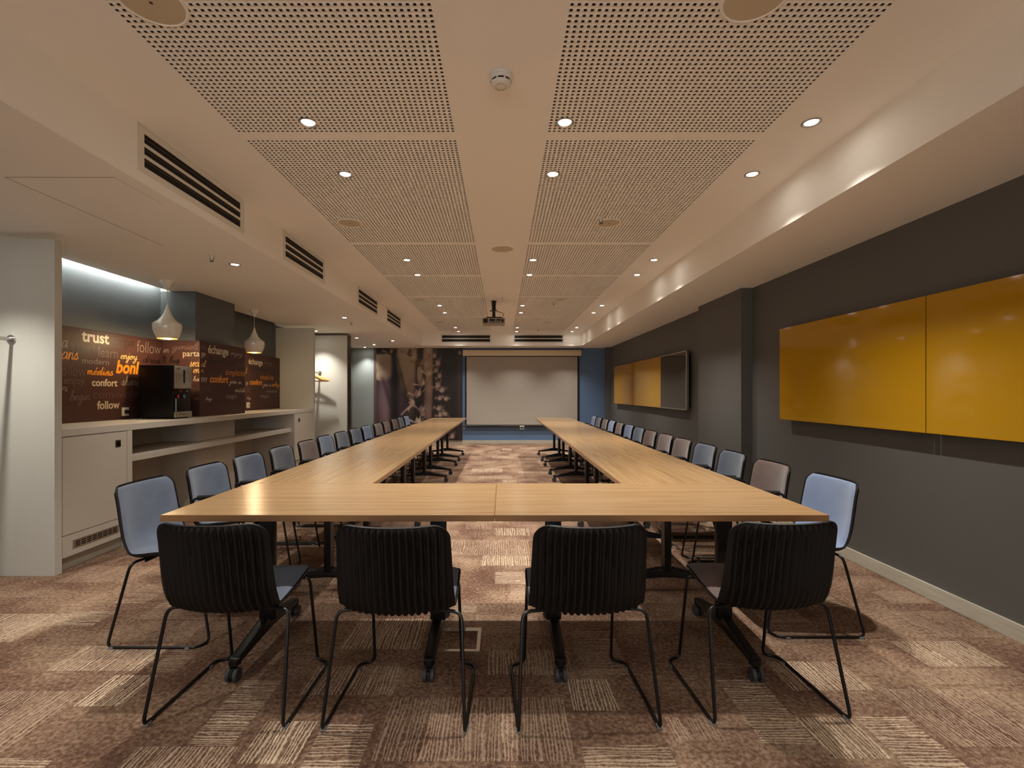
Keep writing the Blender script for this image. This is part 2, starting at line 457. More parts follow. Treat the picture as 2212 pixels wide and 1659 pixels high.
WORDS= [('trust', 'A', 4.151, 4.442, 1.719, 0.087, 'b', 'cream'), ('begin', 'A', 4.515, 4.737, 1.721, 0.087, 't', 'dark'), ('follow', 'A', 4.781, 5.113, 1.675, 0.117, 't', 'grey'), ('a', 'A', 3.963, 4.022, 1.648, 0.06, 's', 'grey'), ('créer', 'A', 4.043, 4.294, 1.62, 0.082, 't', 'dark'), ('learn', 'A', 4.324, 4.542, 1.594, 0.091, 'n', 'mauve'), ('enjoy', 'A', 4.569, 4.786, 1.594, 0.059, 's', 'yellow'), ('ans', 'A', 3.962, 4.122, 1.551, 0.064, 's', 'orange'), ('modern', 'A', 4.155, 4.442, 1.525, 0.051, 'n', 'grey'), ('drea', 'A', 4.856, 5.113, 1.579, 0.074, 's', 'dark'), ('bonheur', 'A', 4.52, 5.07, 1.457, 0.122, 'B', 'orange'), ('ollow', 'A', 3.962, 4.193, 1.409, 0.096, 't', 'mauve'), ('médias', 'A', 4.204, 4.489, 1.429, 0.075, 'S', 'orange'), ('enjoy', 'A', 3.984, 4.181, 1.343, 0.058, 'n', 'mauve'), ('confort', 'A', 4.254, 4.537, 1.33, 0.066, 'b', 'cream'), ('share', 'A', 4.582, 4.811, 1.34, 0.096, 's', 'grey'), ('r', 'A', 3.96, 4.018, 1.281, 0.038, 's', 'grey'), ('begin', 'A', 4.036, 4.239, 1.203, 0.091, 's', 'mauve'), ('convivialité', 'A', 4.27, 4.851, 1.217, 0.079, 't', 'mauve'), ('follow', 'A', 4.31, 4.564, 1.121, 0.073, 'b', 'cream'), ('enjoy', 'A', 4.61, 4.851, 1.145, 0.045, 't', 'dark'), ('ier', 'R', -3.663, -3.586, 1.701, 0.057, 's', 'grey'), ('genieß', 'R', -3.558, -3.266, 1.734, 0.073, 's', 'mauve'), ('parta', 'R', -3.436, -3.256, 1.661, 0.049, 'n', 'cream'), ('m big', 'R', -3.651, -3.469, 1.588, 0.077, 's', 'dark'), ('soci', 'R', -3.363, -3.256, 1.551, 0.073, 's', 'yellow'), ('en', 'R', -3.327, -3.256, 1.483, 0.041, 's', 'yellow'), ('ha', 'R', -3.327, -3.256, 1.393, 0.057, 's', 'cream'), ('pli', 'R', -3.329, -3.256, 1.28, 0.073, 't', 'mauve'), ('ream', 'R', -3.329, -3.256, 1.191, 0.032, 's', 'mauve'), ('n', 'C', 5.174, 5.261, 1.746, 0.027, 's', 'mauve'), ('ge', 'C', 5.174, 5.25, 1.667, 0.038, 'n', 'cream'), ('échange', 'C', 5.295, 5.689, 1.71, 0.09, 'b', 'cream'), ('enjoy', 'C', 5.729, 5.999, 1.724, 0.042, 's', 'grey'), ('al', 'C', 5.174, 5.261, 1.551, 0.075, 's', 'yellow'), ('bonheur', 'C', 5.301, 5.83, 1.61, 0.066, 's', 'dark'), ('cool', 'C', 5.871, 6.05, 1.591, 0.055, 't', 'mauve'), ('n', 'C', 5.174, 5.217, 1.489, 0.031, 's', 'yellow'), ('join in', 'C', 5.329, 5.587, 1.518, 0.054, 't', 'dark'), ('simplicité', 'C', 5.625, 6.057, 1.476, 0.073, 'T', 'orange'), ('ppy', 'C', 5.174, 5.284, 1.398, 0.038, 'n', 'cream'), ('confort', 'C', 5.329, 5.689, 1.386, 0.083, 'B', 'orange'), ('join in', 'C', 5.696, 5.984, 1.378, 0.046, 's', 'cream'), ('cité', 'C', 5.174, 5.335, 1.278, 0.076, 't', 'mauve'), ('why not', 'C', 5.393, 5.789, 1.286, 0.07, 't', 'dark'), ('médi', 'C', 5.83, 6.062, 1.275, 0.062, 's', 'cream'), ('begin', 'C', 5.651, 5.871, 1.201, 0.053, 'n', 'grey'), ('big', 'C', 5.25, 5.364, 1.186, 0.038, 's', 'cream'), ('follow', 'C', 5.375, 5.631, 1.145, 0.061, 't', 'dark'), ('l', 'D', 6.813, 6.842, 1.544, 0.085, 'T', 'yellow'), ('échange', 'D', 6.881, 7.286, 1.684, 0.084, 'b', 'cream'), ('enjoy', 'D', 7.325, 7.584, 1.711, 0.044, 's', 'mauve'), ('bonheur', 'D', 6.889, 7.412, 1.597, 0.066, 's', 'dark'), ('simplicité', 'D', 7.211, 7.636, 1.471, 0.073, 'T', 'orange'), ('py', 'D', 6.808, 6.872, 1.383, 0.036, 'n', 'cream'), ('confort', 'D', 6.915, 7.277, 1.387, 0.079, 'B', 'orange'), ('join in', 'D', 7.286, 7.564, 1.367, 0.044, 's', 'cream'), ('why', 'D', 7.584, 7.83, 1.37, 0.076, 'S', 'orange'), ('té', 'D', 6.813, 6.915, 1.276, 0.068, 't', 'mauve'), ('why not', 'D', 6.993, 7.363, 1.271, 0.066, 't', 'dark'), ('médias', 'D', 7.412, 7.775, 1.273, 0.05, 's', 'grey'), ('begin', 'D', 7.239, 7.472, 1.192, 0.048, 'n', 'grey'), ('big', 'D', 6.839, 6.941, 1.176, 0.041, 's', 'cream'), ('follow', 'D', 6.984, 7.192, 1.146, 0.06, 't', 'dark')]

# ================================================================== ROOM
# ---- floor: plain carpet plus woven patches lying in it
rng = random.Random(11)
def carpet():
    me = bpy.data.meshes.new('floor')
    bm = bmesh.new()
    col = bm.loops.layers.float_color.new('patch')
    def rect(x0, x1, y0, y1, z, mi, c):
        f = bm.faces.new([bm.verts.new(p) for p in ((x0, y0, z), (x1, y0, z), (x1, y1, z), (x0, y1, z))])
        f.material_index = mi
        for l in f.loops: l[col] = c
    rect(XL - .1, XR + .1, YF - .1, YB + .1, 0.0, 0, (0, 0, 0, 1))
    done = []
    def clash(a):
        return any(a[0] < b[1] - .002 and a[1] > b[0] + .002 and a[2] < b[3] - .002 and a[3] > b[2] + .002 for b in done)
    for (x0, x1, y0, y1, o, i) in PATCH:
        if clash((x0, x1, y0, y1)): continue
        done.append((x0, x1, y0, y1)); rect(x0, x1, y0, y1, .0008, 1, (o, rng.random(), i, 1))
    # the same kind of patches over the rest of the floor
    for k in range(5200):
        big = rng.random()
        w = rng.choice((.2, .25, .35, .5)); d = rng.choice((.12, .18, .22, .3))
        if big < .15: w, d = rng.choice(((.55, .35), (.5, .42), (.7, .3)))
        x0 = round(rng.uniform(XL, XR - w) / .05) * .05; y0 = round(rng.uniform(YF, YB - d) / .04) * .04
        if 1.45 < y0 + d and y0 < 2.9 and abs(x0) < 2.6 and k % 2: continue
        if clash((x0 - .012, x0 + w + .012, y0 - .01, y0 + d + .01)): continue
        if len(done) > 900: break
        done.append((x0, x0 + w, y0, y0 + d))
        rect(x0, x0 + w, y0, y0 + d, .0008, 1, (1.0 if rng.random() < .45 else 0.0, rng.random(), rng.choice((.15, .25, .3, .4, .5, .8)), 1))
    bm.to_mesh(me); bm.free()
    me.materials.append(M['carpet']); me.materials.append(M['carpet_striped'])
    o = bpy.data.objects.new('floor', me); COL.objects.link(o)
    return struct(o)
carpet()

# ---- ceiling with perforated acoustic panels
PX = ((-1.428, -0.252), (0.240, 1.415))
PYR = ((-1.10, 0.70), (0.775, 2.586), (2.661, 4.474), (4.549, 5.718), (5.793, 6.973), (7.048, 8.860), (8.935, 10.84))
b = MB()
xs = [XBL - .02, PX[0][0], PX[0][1], PX[1][0], PX[1][1], XBR + .02]
for i in (0, 2, 4):
    b.quad([(xs[i], YF, ZC), (xs[i], YBB + .02, ZC), (xs[i + 1], YBB + .02, ZC), (xs[i + 1], YF, ZC)])
for x0, x1 in PX:
    ys = [YF] + [v for p in PYR for v in p] + [YBB + .02]
    for j in range(0, len(ys), 2):
        b.quad([(x0, ys[j], ZC), (x0, ys[j + 1], ZC), (x1, ys[j + 1], ZC), (x1, ys[j], ZC)])
b.box(XL - .1, XR + .1, YF - .1, YB + .1, ZC + .03, ZC + .15)
ceiling = struct(b.build('ceiling', 'ceiling'))

def perforated(x0, x1, y0, y1, parent):
    nx = 45; ny = int(round((y1 - y0) / .0262))
    px, py = (x1 - x0) / nx, (y1 - y0) / ny
    a = .272
    gx = np.sort(np.concatenate([[x0, x1], x0 + (np.arange(nx) + a) * px, x0 + (np.arange(nx) + 1 - a) * px]))
    gy = np.sort(np.concatenate([[y0, y1], y0 + (np.arange(ny) + a) * py, y0 + (np.arange(ny) + 1 - a) * py]))
    X, Y = np.meshgrid(gx, gy)
    base = np.stack([X.ravel(), Y.ravel(), np.full(X.size, ZC)], 1)
    W = len(gx)
    I, J = np.meshgrid(np.arange(len(gx) - 1), np.arange(len(gy) - 1))
    I, J = I.ravel(), J.ravel()
    hole = (I % 2 == 1) & (J % 2 == 1)
    v00 = J * W + I
    q = np.stack([v00, v00 + W, v00 + W + 1, v00 + 1], 1)
    solid = q[~hole]; h = q[hole]
    nh = len(h); off = len(base)
    top = base[h.ravel()].copy(); top[:, 2] += .0125
    t = (np.arange(nh * 4).reshape(nh, 4) + off)
    sides = np.concatenate([np.stack([h[:, k], t[:, k], t[:, (k + 1) % 4], h[:, (k + 1) % 4]], 1) for k in range(4)])
    faces = np.concatenate([solid, sides, t])
    mi = np.concatenate([np.zeros(len(solid)), np.zeros(len(sides)), np.ones(nh)])
    return mesh_np('perforated_panel', np.concatenate([base, top]), faces, ['ceiling', 'hole_felt'], mi, parent)
for x0, x1 in PX:
    for y0, y1 in PYR:
        perforated(x0, x1, y0, y1, ceiling)

# ---- lowered ceiling around the raised part (with the cove slot over the left alcove)
b = MB()
b.box(-3.61, XBL, YF, YB, ZS, ZC + .03)
b.box(XL, -3.60, YF, 3.364, ZS, ZC + .03)
b.box(XL, -3.60, 5.215, 5.977, ZS, ZC + .03)
b.box(XL, -3.60, 7.82, YB, ZS, ZC + .03)
# thin joints of the access hatch
hx0, hx1, hy0, hy1 = -2.548, -1.987, 2.452, 3.60
trim1 = struct(b.build('trim_1', 'ceiling'))
h = MB()
h.box(hx0, hx1, hy0 - .0015, hy0 + .0015, ZS - .0008, ZS + .001)
h.box(hx0 - .0015, hx0 + .0015, hy0, hy1, ZS - .0008, ZS + .001)
h.box(hx1 - .0006, hx1 + .0006, hy0, hy0 + .35, ZS - .0005, ZS + .001)
h.build('hatch_joint', 'dark_steel', trim1)
b = MB(); b.box(XBR, XR + .05, YF, YB, ZS, ZC + .03); struct(b.build('trim_2', 'ceiling'))
b = MB(); b.box(XBL - .01, XBR + .01, YBB, YB + .02, ZS, ZC + .03); struct(b.build('trim_3', 'ceiling'))
b = MB(); b.box(.0, 0.004, 7.02, 7.35, ZC - .0006, ZC + .01); b.box(-.30, -.296, 7.02, 7.35, ZC - .0006, ZC + .01)
struct(b.build('trim_4', 'hole_felt'))

# ---- walls
def wall(name, x0, x1, y0, y1, z0, z1, m):
    b = MB(); b.box(x0, x1, y0, y1, z0, z1); return struct(b.build(name, m))
wall('wall_right', XR, XR + .12, YF - .1, YB + .1, 0, ZC + .05, 'wall_grey')
w = wall('wall_right_pier', 2.52, XR, 5.05, 6.15, 0, ZS, 'wall_grey')
w = wall('wall_right_pilaster', 2.54, XR, 11.64, YB, 0, ZS, 'wall_grey')
wall('wall_back', -.99, XR, YB, YB + .12, 0, ZC, 'wall_blue')
wall('wall_back_left', XL - .1, -.99, YB, YB + .12, 0, ZC, 'wall_pale')
wall('wall_left', XL - .12, XL, YF - .1, YB + .1, 0, ZC + .05, 'wall_teal')
wall('wall_left_column', XL, -3.343, 5.215, 5.977, 1.8305, ZS, 'wall_teal')
wall('wall_front', XL - .1, XR + .1, YF - .12, YF, 0, ZC + .05, 'wall_cream')
b = MB()
for (x0, x1, z0, z1) in ((-3.0, 2.0, .80, .86), (-3.0, 2.0, 2.10, 2.16), (-3.0, -2.94, .86, 2.10), (1.94, 2.0, .86, 2.10), (-.53, -.47, .86, 2.10)):
    b.box(x0, x1, YF, YF + .05, z0, z1)
struct(b.build('added_window_1', 'white_plastic'))  # added frame, out of view, to go with the fill light
la = bpy.data.lights.new('added_fill', 'AREA'); la.shape = 'RECTANGLE'; la.size = 4.8; la.size_y = 1.2; la.energy = FILL_W; la.color = (.93, .97, 1.0)  # added cool fill from behind the camera, brightens partitions and ceiling
lo = bpy.data.objects.new('added_fill', la); COL.objects.link(lo); lo.location = (-.5, YF + .03, 1.48); lo.rotation_euler = (PI / 2, 0, 0)
b = MB()
for (x0, x1, y0, y1) in ((2.625, XR, YF, 5.05), (2.505, 2.52, 5.05, 6.15), (2.625, XR, 6.15, 11.64)):
    b.box(x0, x1, y0, y1, 0, .09, .003)
struct(b.build('baseboard_right', 'skirting'))
b = MB(); b.box(-3.1, 2.54, YB - .015, YB, 0, .086, .003); struct(b.build('baseboard_back', 'skirting'))

# ---- white partitions of the left side
def partition(label, x1, y0, y1, ztop, name='partition_panel', edge=None):
    t = thing(name, label, 'panel', ((XL + x1) / 2, (y0 + y1) / 2, 0))
    hx, hy = (x1 - XL) / 2, (y1 - y0) / 2
    b = MB(); b.box(-hx + .001, hx, -hy, hy, 0, ztop, .002)
    b.build('board', 'white_board', t)
    return t, hx, hy
partition('tall white partition at the near left, beside the cabinet', -3.094, 3.308, 3.364, 2.33)
partition('tall beige partition at the far end of the white counter', -3.094, 7.854, 7.91, 2.33)
t, hx, hy = partition('white partition with a dark edge, behind the wooden coat hangers', -2.886, 8.907, 9.08, 2.335)
b = MB(); b.box(hx + .001, hx + .014, -hy - .004, hy + .004, 0, 2.347, .002); b.box(-hx + .002, hx + .014, -hy - .004, hy + .004, 2.336, 2.349, .002)
b.build('edge_trim', 'dark_steel', t)

# ---- maroon print boards with lettering
def text_mesh(txt, style):
    """flat lettering, baseline at z=0, returned as (verts 2D, faces)"""
    cu = bpy.data.curves.new('lettering', 'FONT')
    cu.body = txt; cu.size = 1.0; cu.resolution_u = 3
    cu.offset = {'b': .028, 'B': .034, 'n': 0.004, 't': -.016, 'T': -.006}.get(style, 0)
    cu.shear = {'B': .22, 'T': .18, 't': .08}.get(style, 0)
    o = bpy.data.objects.new('lettering', cu); COL.objects.link(o)
    dg = bpy.context.evaluated_depsgraph_get()
    me = bpy.data.meshes.new_from_object(o.evaluated_get(dg))
    V = [(v.co.x, v.co.y) for v in me.vertices]; F = [tuple(p.vertices) for p in me.polygons]
    bpy.data.objects.remove(o); bpy.data.meshes.remove(me); bpy.data.curves.remove(cu)
    return V, F
PEN = {
 'a': (1.25, [(.9,.9),(.5,1),(.12,.6),(.12,.15),(.4,0),(.75,.3),(.92,.95),(.9,.3),(1.02,0),(1.25,.25)]),
 'b': (1.1, [(0,.3),(.35,1.2),(.45,2),(.25,1.9),(.15,1),(.2,.1),(.55,0),(.85,.4),(.7,.9),(.4,.75),(1.1,.7)]),
 'c': (.95, [(.8,.85),(.5,1),(.15,.6),(.15,.2),(.45,0),(.95,.25)]),
 'd': (1.3, [(.85,.85),(.45,1),(.1,.55),(.15,.1),(.45,.03),(.8,.5),(1.0,2),(.9,.3),(1.05,0),(1.3,.25)]),
 'e': (1.0, [(0,.25),(.5,.5),(.75,.8),(.5,1),(.2,.7),(.2,.2),(.5,0),(1,.25)]),
 'g': (1.2, [(.85,.9),(.45,1),(.1,.6),(.15,.15),(.45,.1),(.85,.6),(.85,.9),(.8,-.5),(.45,-1),(.15,-.7),(.6,-.2),(1.2,.25)]),
 'h': (1.15, [(0,.3),(.35,1.3),(.4,2),(.2,1.8),(.15,0),(.2,.6),(.55,1),(.75,.7),(.75,.2),(.9,0),(1.15,.25)]),
 'i': (.6, [(0,.3),(.25,1),(.2,.3),(.35,0),(.6,.25)]),
 'j': (.65, [(0,.3),(.35,1),(.3,-.6),(.05,-1),(-.15,-.7),(.2,-.2),(.65,.25)]),
 'l': (.65, [(0,.3),(.4,1.4),(.35,2),(.15,1.7),(.2,.3),(.4,0),(.65,.25)]),
 'm': (1.45, [(0,.6),(.15,1),(.15,0),(.2,.6),(.45,1),(.6,.7),(.6,0),(.65,.6),(.9,1),(1.05,.7),(1.05,.2),(1.2,0),(1.45,.25)]),
 'n': (1.1, [(0,.6),(.15,1),(.15,0),(.2,.6),(.5,1),(.7,.7),(.7,.2),(.85,0),(1.1,.25)]),
 'o': (1.1, [(.6,1),(.2,.8),(.1,.3),(.4,0),(.75,.3),(.75,.8),(.5,1),(.65,.8),(1.1,.8)]),
 'p': (1.1, [(0,.6),(.2,1),(.1,-1),(.2,.6),(.5,1),(.8,.7),(.7,.1),(.35,0),(1.1,.2)]),
 'r': (.95, [(0,.3),(.2,1.1),(.3,.92),(.65,.9),(.6,.3),(.75,0),(.95,.25)]),
 's': (.95, [(0,.2),(.4,1.05),(.5,.7),(.7,.3),(.5,0),(.15,.1),(.95,.25)]),
 't': (.7, [(0,.3),(.4,1.7),(.25,.3),(.45,0),(.7,.25)]),
 'u': (1.2, [(0,.6),(.15,1),(.15,.3),(.35,0),(.7,.4),(.8,1),(.8,.3),(.95,0),(1.2,.25)]),
 'y': (1.2, [(0,.6),(.15,1),(.15,.35),(.4,.1),(.75,.5),(.8,1),(.75,-.5),(.4,-1),(.1,-.7),(.6,-.2),(1.2,.25)]),
 'w': (1.5, [(0,.6),(.15,1),(.15,.2),(.4,0),(.65,.9),(.7,.2),(.95,0),(1.2,1),(1.5,.9)]),
}
PEN['ß'] = (1.1, [(0,.3),(.2,1.4),(.5,2),(.75,1.6),(.45,1.1),(.85,.7),(.6,0),(.35,.1),(1.1,.25)])
def pen_mesh(txt, wt):
    """joined-up handwriting drawn as a ribbon with a broad pen"""
    V, F = [], []
    def ribbon(P):
        Q = []
        for i in range(len(P) - 1):
            p0, p1, p2, p3 = P[max(i - 1, 0)], P[i], P[i + 1], P[min(i + 2, len(P) - 1)]
            for s in range(5):
                t = s / 5
                Q.append(tuple(.5 * ((2 * p1[k]) + (-p0[k] + p2[k]) * t + (2 * p0[k] - 5 * p1[k] + 4 * p2[k] - p3[k]) * t * t + (-p0[k] + 3 * p1[k] - 3 * p2[k] + p3[k]) * t ** 3) for k in (0, 1)))
        Q.append(P[-1])
        n0 = len(V)
        for i, q in enumerate(Q):
            a, c = Q[max(i - 1, 0)], Q[min(i + 1, len(Q) - 1)]
            dx, dy = c[0] - a[0], c[1] - a[1]; L = math.hypot(dx, dy) or 1
            w_ = wt * (.7 + .5 * abs(dy / L))
            V.append((q[0] - dy / L * w_, q[1] + dx / L * w_)); V.append((q[0] + dy / L * w_, q[1] - dx / L * w_))
        for i in range(len(Q) - 1):
            k = n0 + 2 * i; F.append((k, k + 1, k + 3, k + 2))
    x = 0; run = []; extra = []
    for ch in txt:
        if ch == ' ':
            if run: ribbon(run)
            run = []; x += .9; continue
        acc = ch == 'é'
        adv, P = PEN['e' if acc else ch]
        run += [(x + a + .28 * c, c) for a, c in P]
        if ch in 'ij': extra.append([(x + .55, 1.45), (x + .6, 1.5), (x + .62, 1.58)])
        if acc: extra.append([(x + .75, 1.3), (x + 1.0, 1.6), (x + 1.15, 1.8)])
        x += adv
    if run: ribbon(run)
    for e in extra: ribbon(e)
    return V, F
def put_word(w, plane, a, b_, z, h, style, ink, parent, origin):
    """write the word on its plane between a and b_, baseline z, total ascender height h"""
    V, F = pen_mesh(w, .085 if style == 's' else .105) if style in 'sS' else text_mesh(w, style)
    xs_ = [v[0] for v in V]; x0, x1 = min(xs_), max(xs_)
    ys_ = [v[1] for v in V]; top = max(ys_)
    s = (b_ - a) / (x1 - x0); sy = h / top
    P = []
    for q_, (x, y) in enumerate(V):
        lift = .0007 * q_ / len(V) if style in 'sS' else 0
        u = a + (x - x0) * s; v = z + y * sy
        if plane == 'R': p = (u, 5.15 - .0012 - lift, v)
        else: p = ({'A': -3.649, 'C': -3.256, 'D': -3.649}[plane] + .0012 + lift, u, v)
        P.append((p[0] - origin[0], p[1] - origin[1], p[2] - origin[2]))
    me = bpy.data.meshes.new('lettering'); me.from_pydata(P, [], F); me.materials.append(M['ink_' + ink])
    o = bpy.data.objects.new('lettering', me); COL.objects.link(o); o.parent = parent
    o['label'] = 'word ' + w + ' in ' + {'cream': 'cream', 'grey': 'grey', 'mauve': 'mauve', 'dark': 'dark', 'orange': 'orange', 'yellow': 'pale yellow'}[ink] + ' lettering'
boards = {}
for key, lab, (x0, x1, y0, y1) in (
    ('A', 'maroon word print board behind the black water dispenser, on the nearer wall', (XL + .002, -3.649, 3.366, 5.149)),
    ('C', 'maroon word print boxing around the projecting column above the counter', (XL + .002, -3.256, 5.15, 6.06)),
    ('D', 'maroon word print board in the far recess under the second pendant lamp', (XL + .002, -3.649, 6.061, 7.852))):
    t = thing('print_board', lab, 'wall board', ((x0 + x1) / 2, (y0 + y1) / 2, 1.0125), group=None)
    bb = MB(); hx, hy = (x1 - x0) / 2, (y1 - y0) / 2
    bb.box(-hx, hx, -hy, hy, 0, .817, .0015)
    bb.build('board', 'board_brown', t)
    boards[key] = t
WL = []
for (w, k, a, b_, z, h, s, c) in WORDS:
    if s == 's' and ' ' in w:
        p0, p1 = w.split(' '); cut = a + (b_ - a) * (len(p0) + .4) / (len(w) - .2)
        WL += [(p0, k, a, cut - .012, z, h, s, c), (p1, k, cut + .012, b_, z, h * (1 if p1[0] in 'bdhl' else .85), s, c)]
    else: WL.append((w, k, a, b_, z, h, s, c))
for (w, k, a, b_, z, h, s, c) in WL:
    t = boards['C' if k == 'R' else k]
    put_word(w, k, a, b_, z, h, s, c, t, t.location)

# ---- counter: worktop, cabinets, open shelf
CXF = -3.094
b = MB(); b.box(XL + .002, CXF, 3.366, 7.852, .957, 1.011, .003)
tag(b.build('worktop', 'cab_white'), 'long pale worktop running along the left wall under the maroon boards', 'worktop')
def cabinet(label, y0, y1, lock_y, lock_z, vent):
    yc = (y0 + y1) / 2; hy = (y1 - y0) / 2
    t = thing('cabinet', label, 'cabinet', (-3.41, yc, 0))
    xb, xf = XL + .004 + 3.41, CXF + 3.41
    b = MB(); b.box(xb, xf - .02, -hy + .002, hy - .002, .10, .955)
    b.box(xb, xf, hy - (.055 if vent else .004), hy - .001, .0, .955, .001)
    if not vent: b.box(xb, xf, -hy + .001, -hy + .02, 0, .955, .001)
    if vent: b.box(xf - .02, xf, -hy + .002, hy - .056, .10, .251, .001)
    b.build('body', 'cab_white', t)
    b = MB(); b.box(xb, xf - .05, -hy + .004, hy - .06, 0, .099); b.build('plinth', 'skirting', t)
    d = MB(); ye = hy - (.059 if vent else .006); ys = -hy + (.004 if vent else .023)
    d.box(xf - .019, xf, ys, ye, .256, .951, .0015)
    dd = d.build('door', 'cab_white', t)
    g = MB(); ly = lock_y - yc
    g.box(xf, xf + .003, ly - .026, ly + .026, lock_z - .028, lock_z + .028, .001)
    k = g.build('lock_plate', 'dark_steel', dd)
    g = MB(); g.box(xf + .003, xf + .0045, ly - .014, ly + .012, lock_z - .018, lock_z + .016)
    g.cyl((xf + .004, ly + .014, lock_z - .012), (xf + .012, ly + .014, lock_z - .012), .004, n=10)
    g.build('keyhole', 'black_gloss', dd)
    if vent:
        v0, v1 = 3.447 - yc, 3.857 - yc
        g = MB(); g.box(xf, xf + .004, v0, v1, .146, .206, .001)
        vg = g.build('vent_grille', 'steel', t)
        g = MB(); n = 8; w_ = (v1 - v0 - .03) / n
        for i in range(n):
            for j in range(3):
                g.box(xf + .0035, xf + .0048, v0 + .015 + i * w_ + .006, v0 + .015 + (i + 1) * w_ - .004, .156 + j * .0145, .165 + j * .0145)
        g.build('vent_slot', 'black_void', vg)
    return t
cabinet('near white cabinet with square lock and low steel vent grille', 3.366, 4.004, 3.854, .86, True)
cabinet('narrow far white cabinet with small dark lock at the end of the counter', 7.125, 7.852, 7.287, .853, False)
b = MB(); b.box(XL + .004, -3.14, 4.006, 7.123, .686, .737, .002)
tag(b.build('shelf', 'cab_white'), 'long open shelf below the worktop, between the two white cabinets', 'shelf')
b = MB()
b.box(XL + .001, XL + .015, 4.006, 5.21, .738, .956); b.box(XL + .001, XL + .015, 5.985, 7.123, .738, .956)
b.box(XL + .001, -3.343, 5.212, 5.98, 0, .684); b.box(XL + .001, -3.343, 5.212, 5.98, .739, .955)
b.box(XL + .001, XL + .012, 4.6, 5.21, 0, .684); b.box(XL + .001, XL + .012, 6.3, 7.123, 0, .684)
struct(b.build('trim_5', 'cab_white'))

# ---- LED tape in the slot
t = thing('led_tape', 'cool white strip light hidden in the ceiling slot over the near maroon board', 'light', (-3.612 - .012, 4.29, 2.46))
b = MB(); b.box(0, .006, -.90, .86, -.02, .02); b.build('carrier', 'white_plastic', t)
b = MB(); b.box(-.003, -.0005, -.88, .84, -.012, .012); b.build('glow_strip', 'led_glow', t)

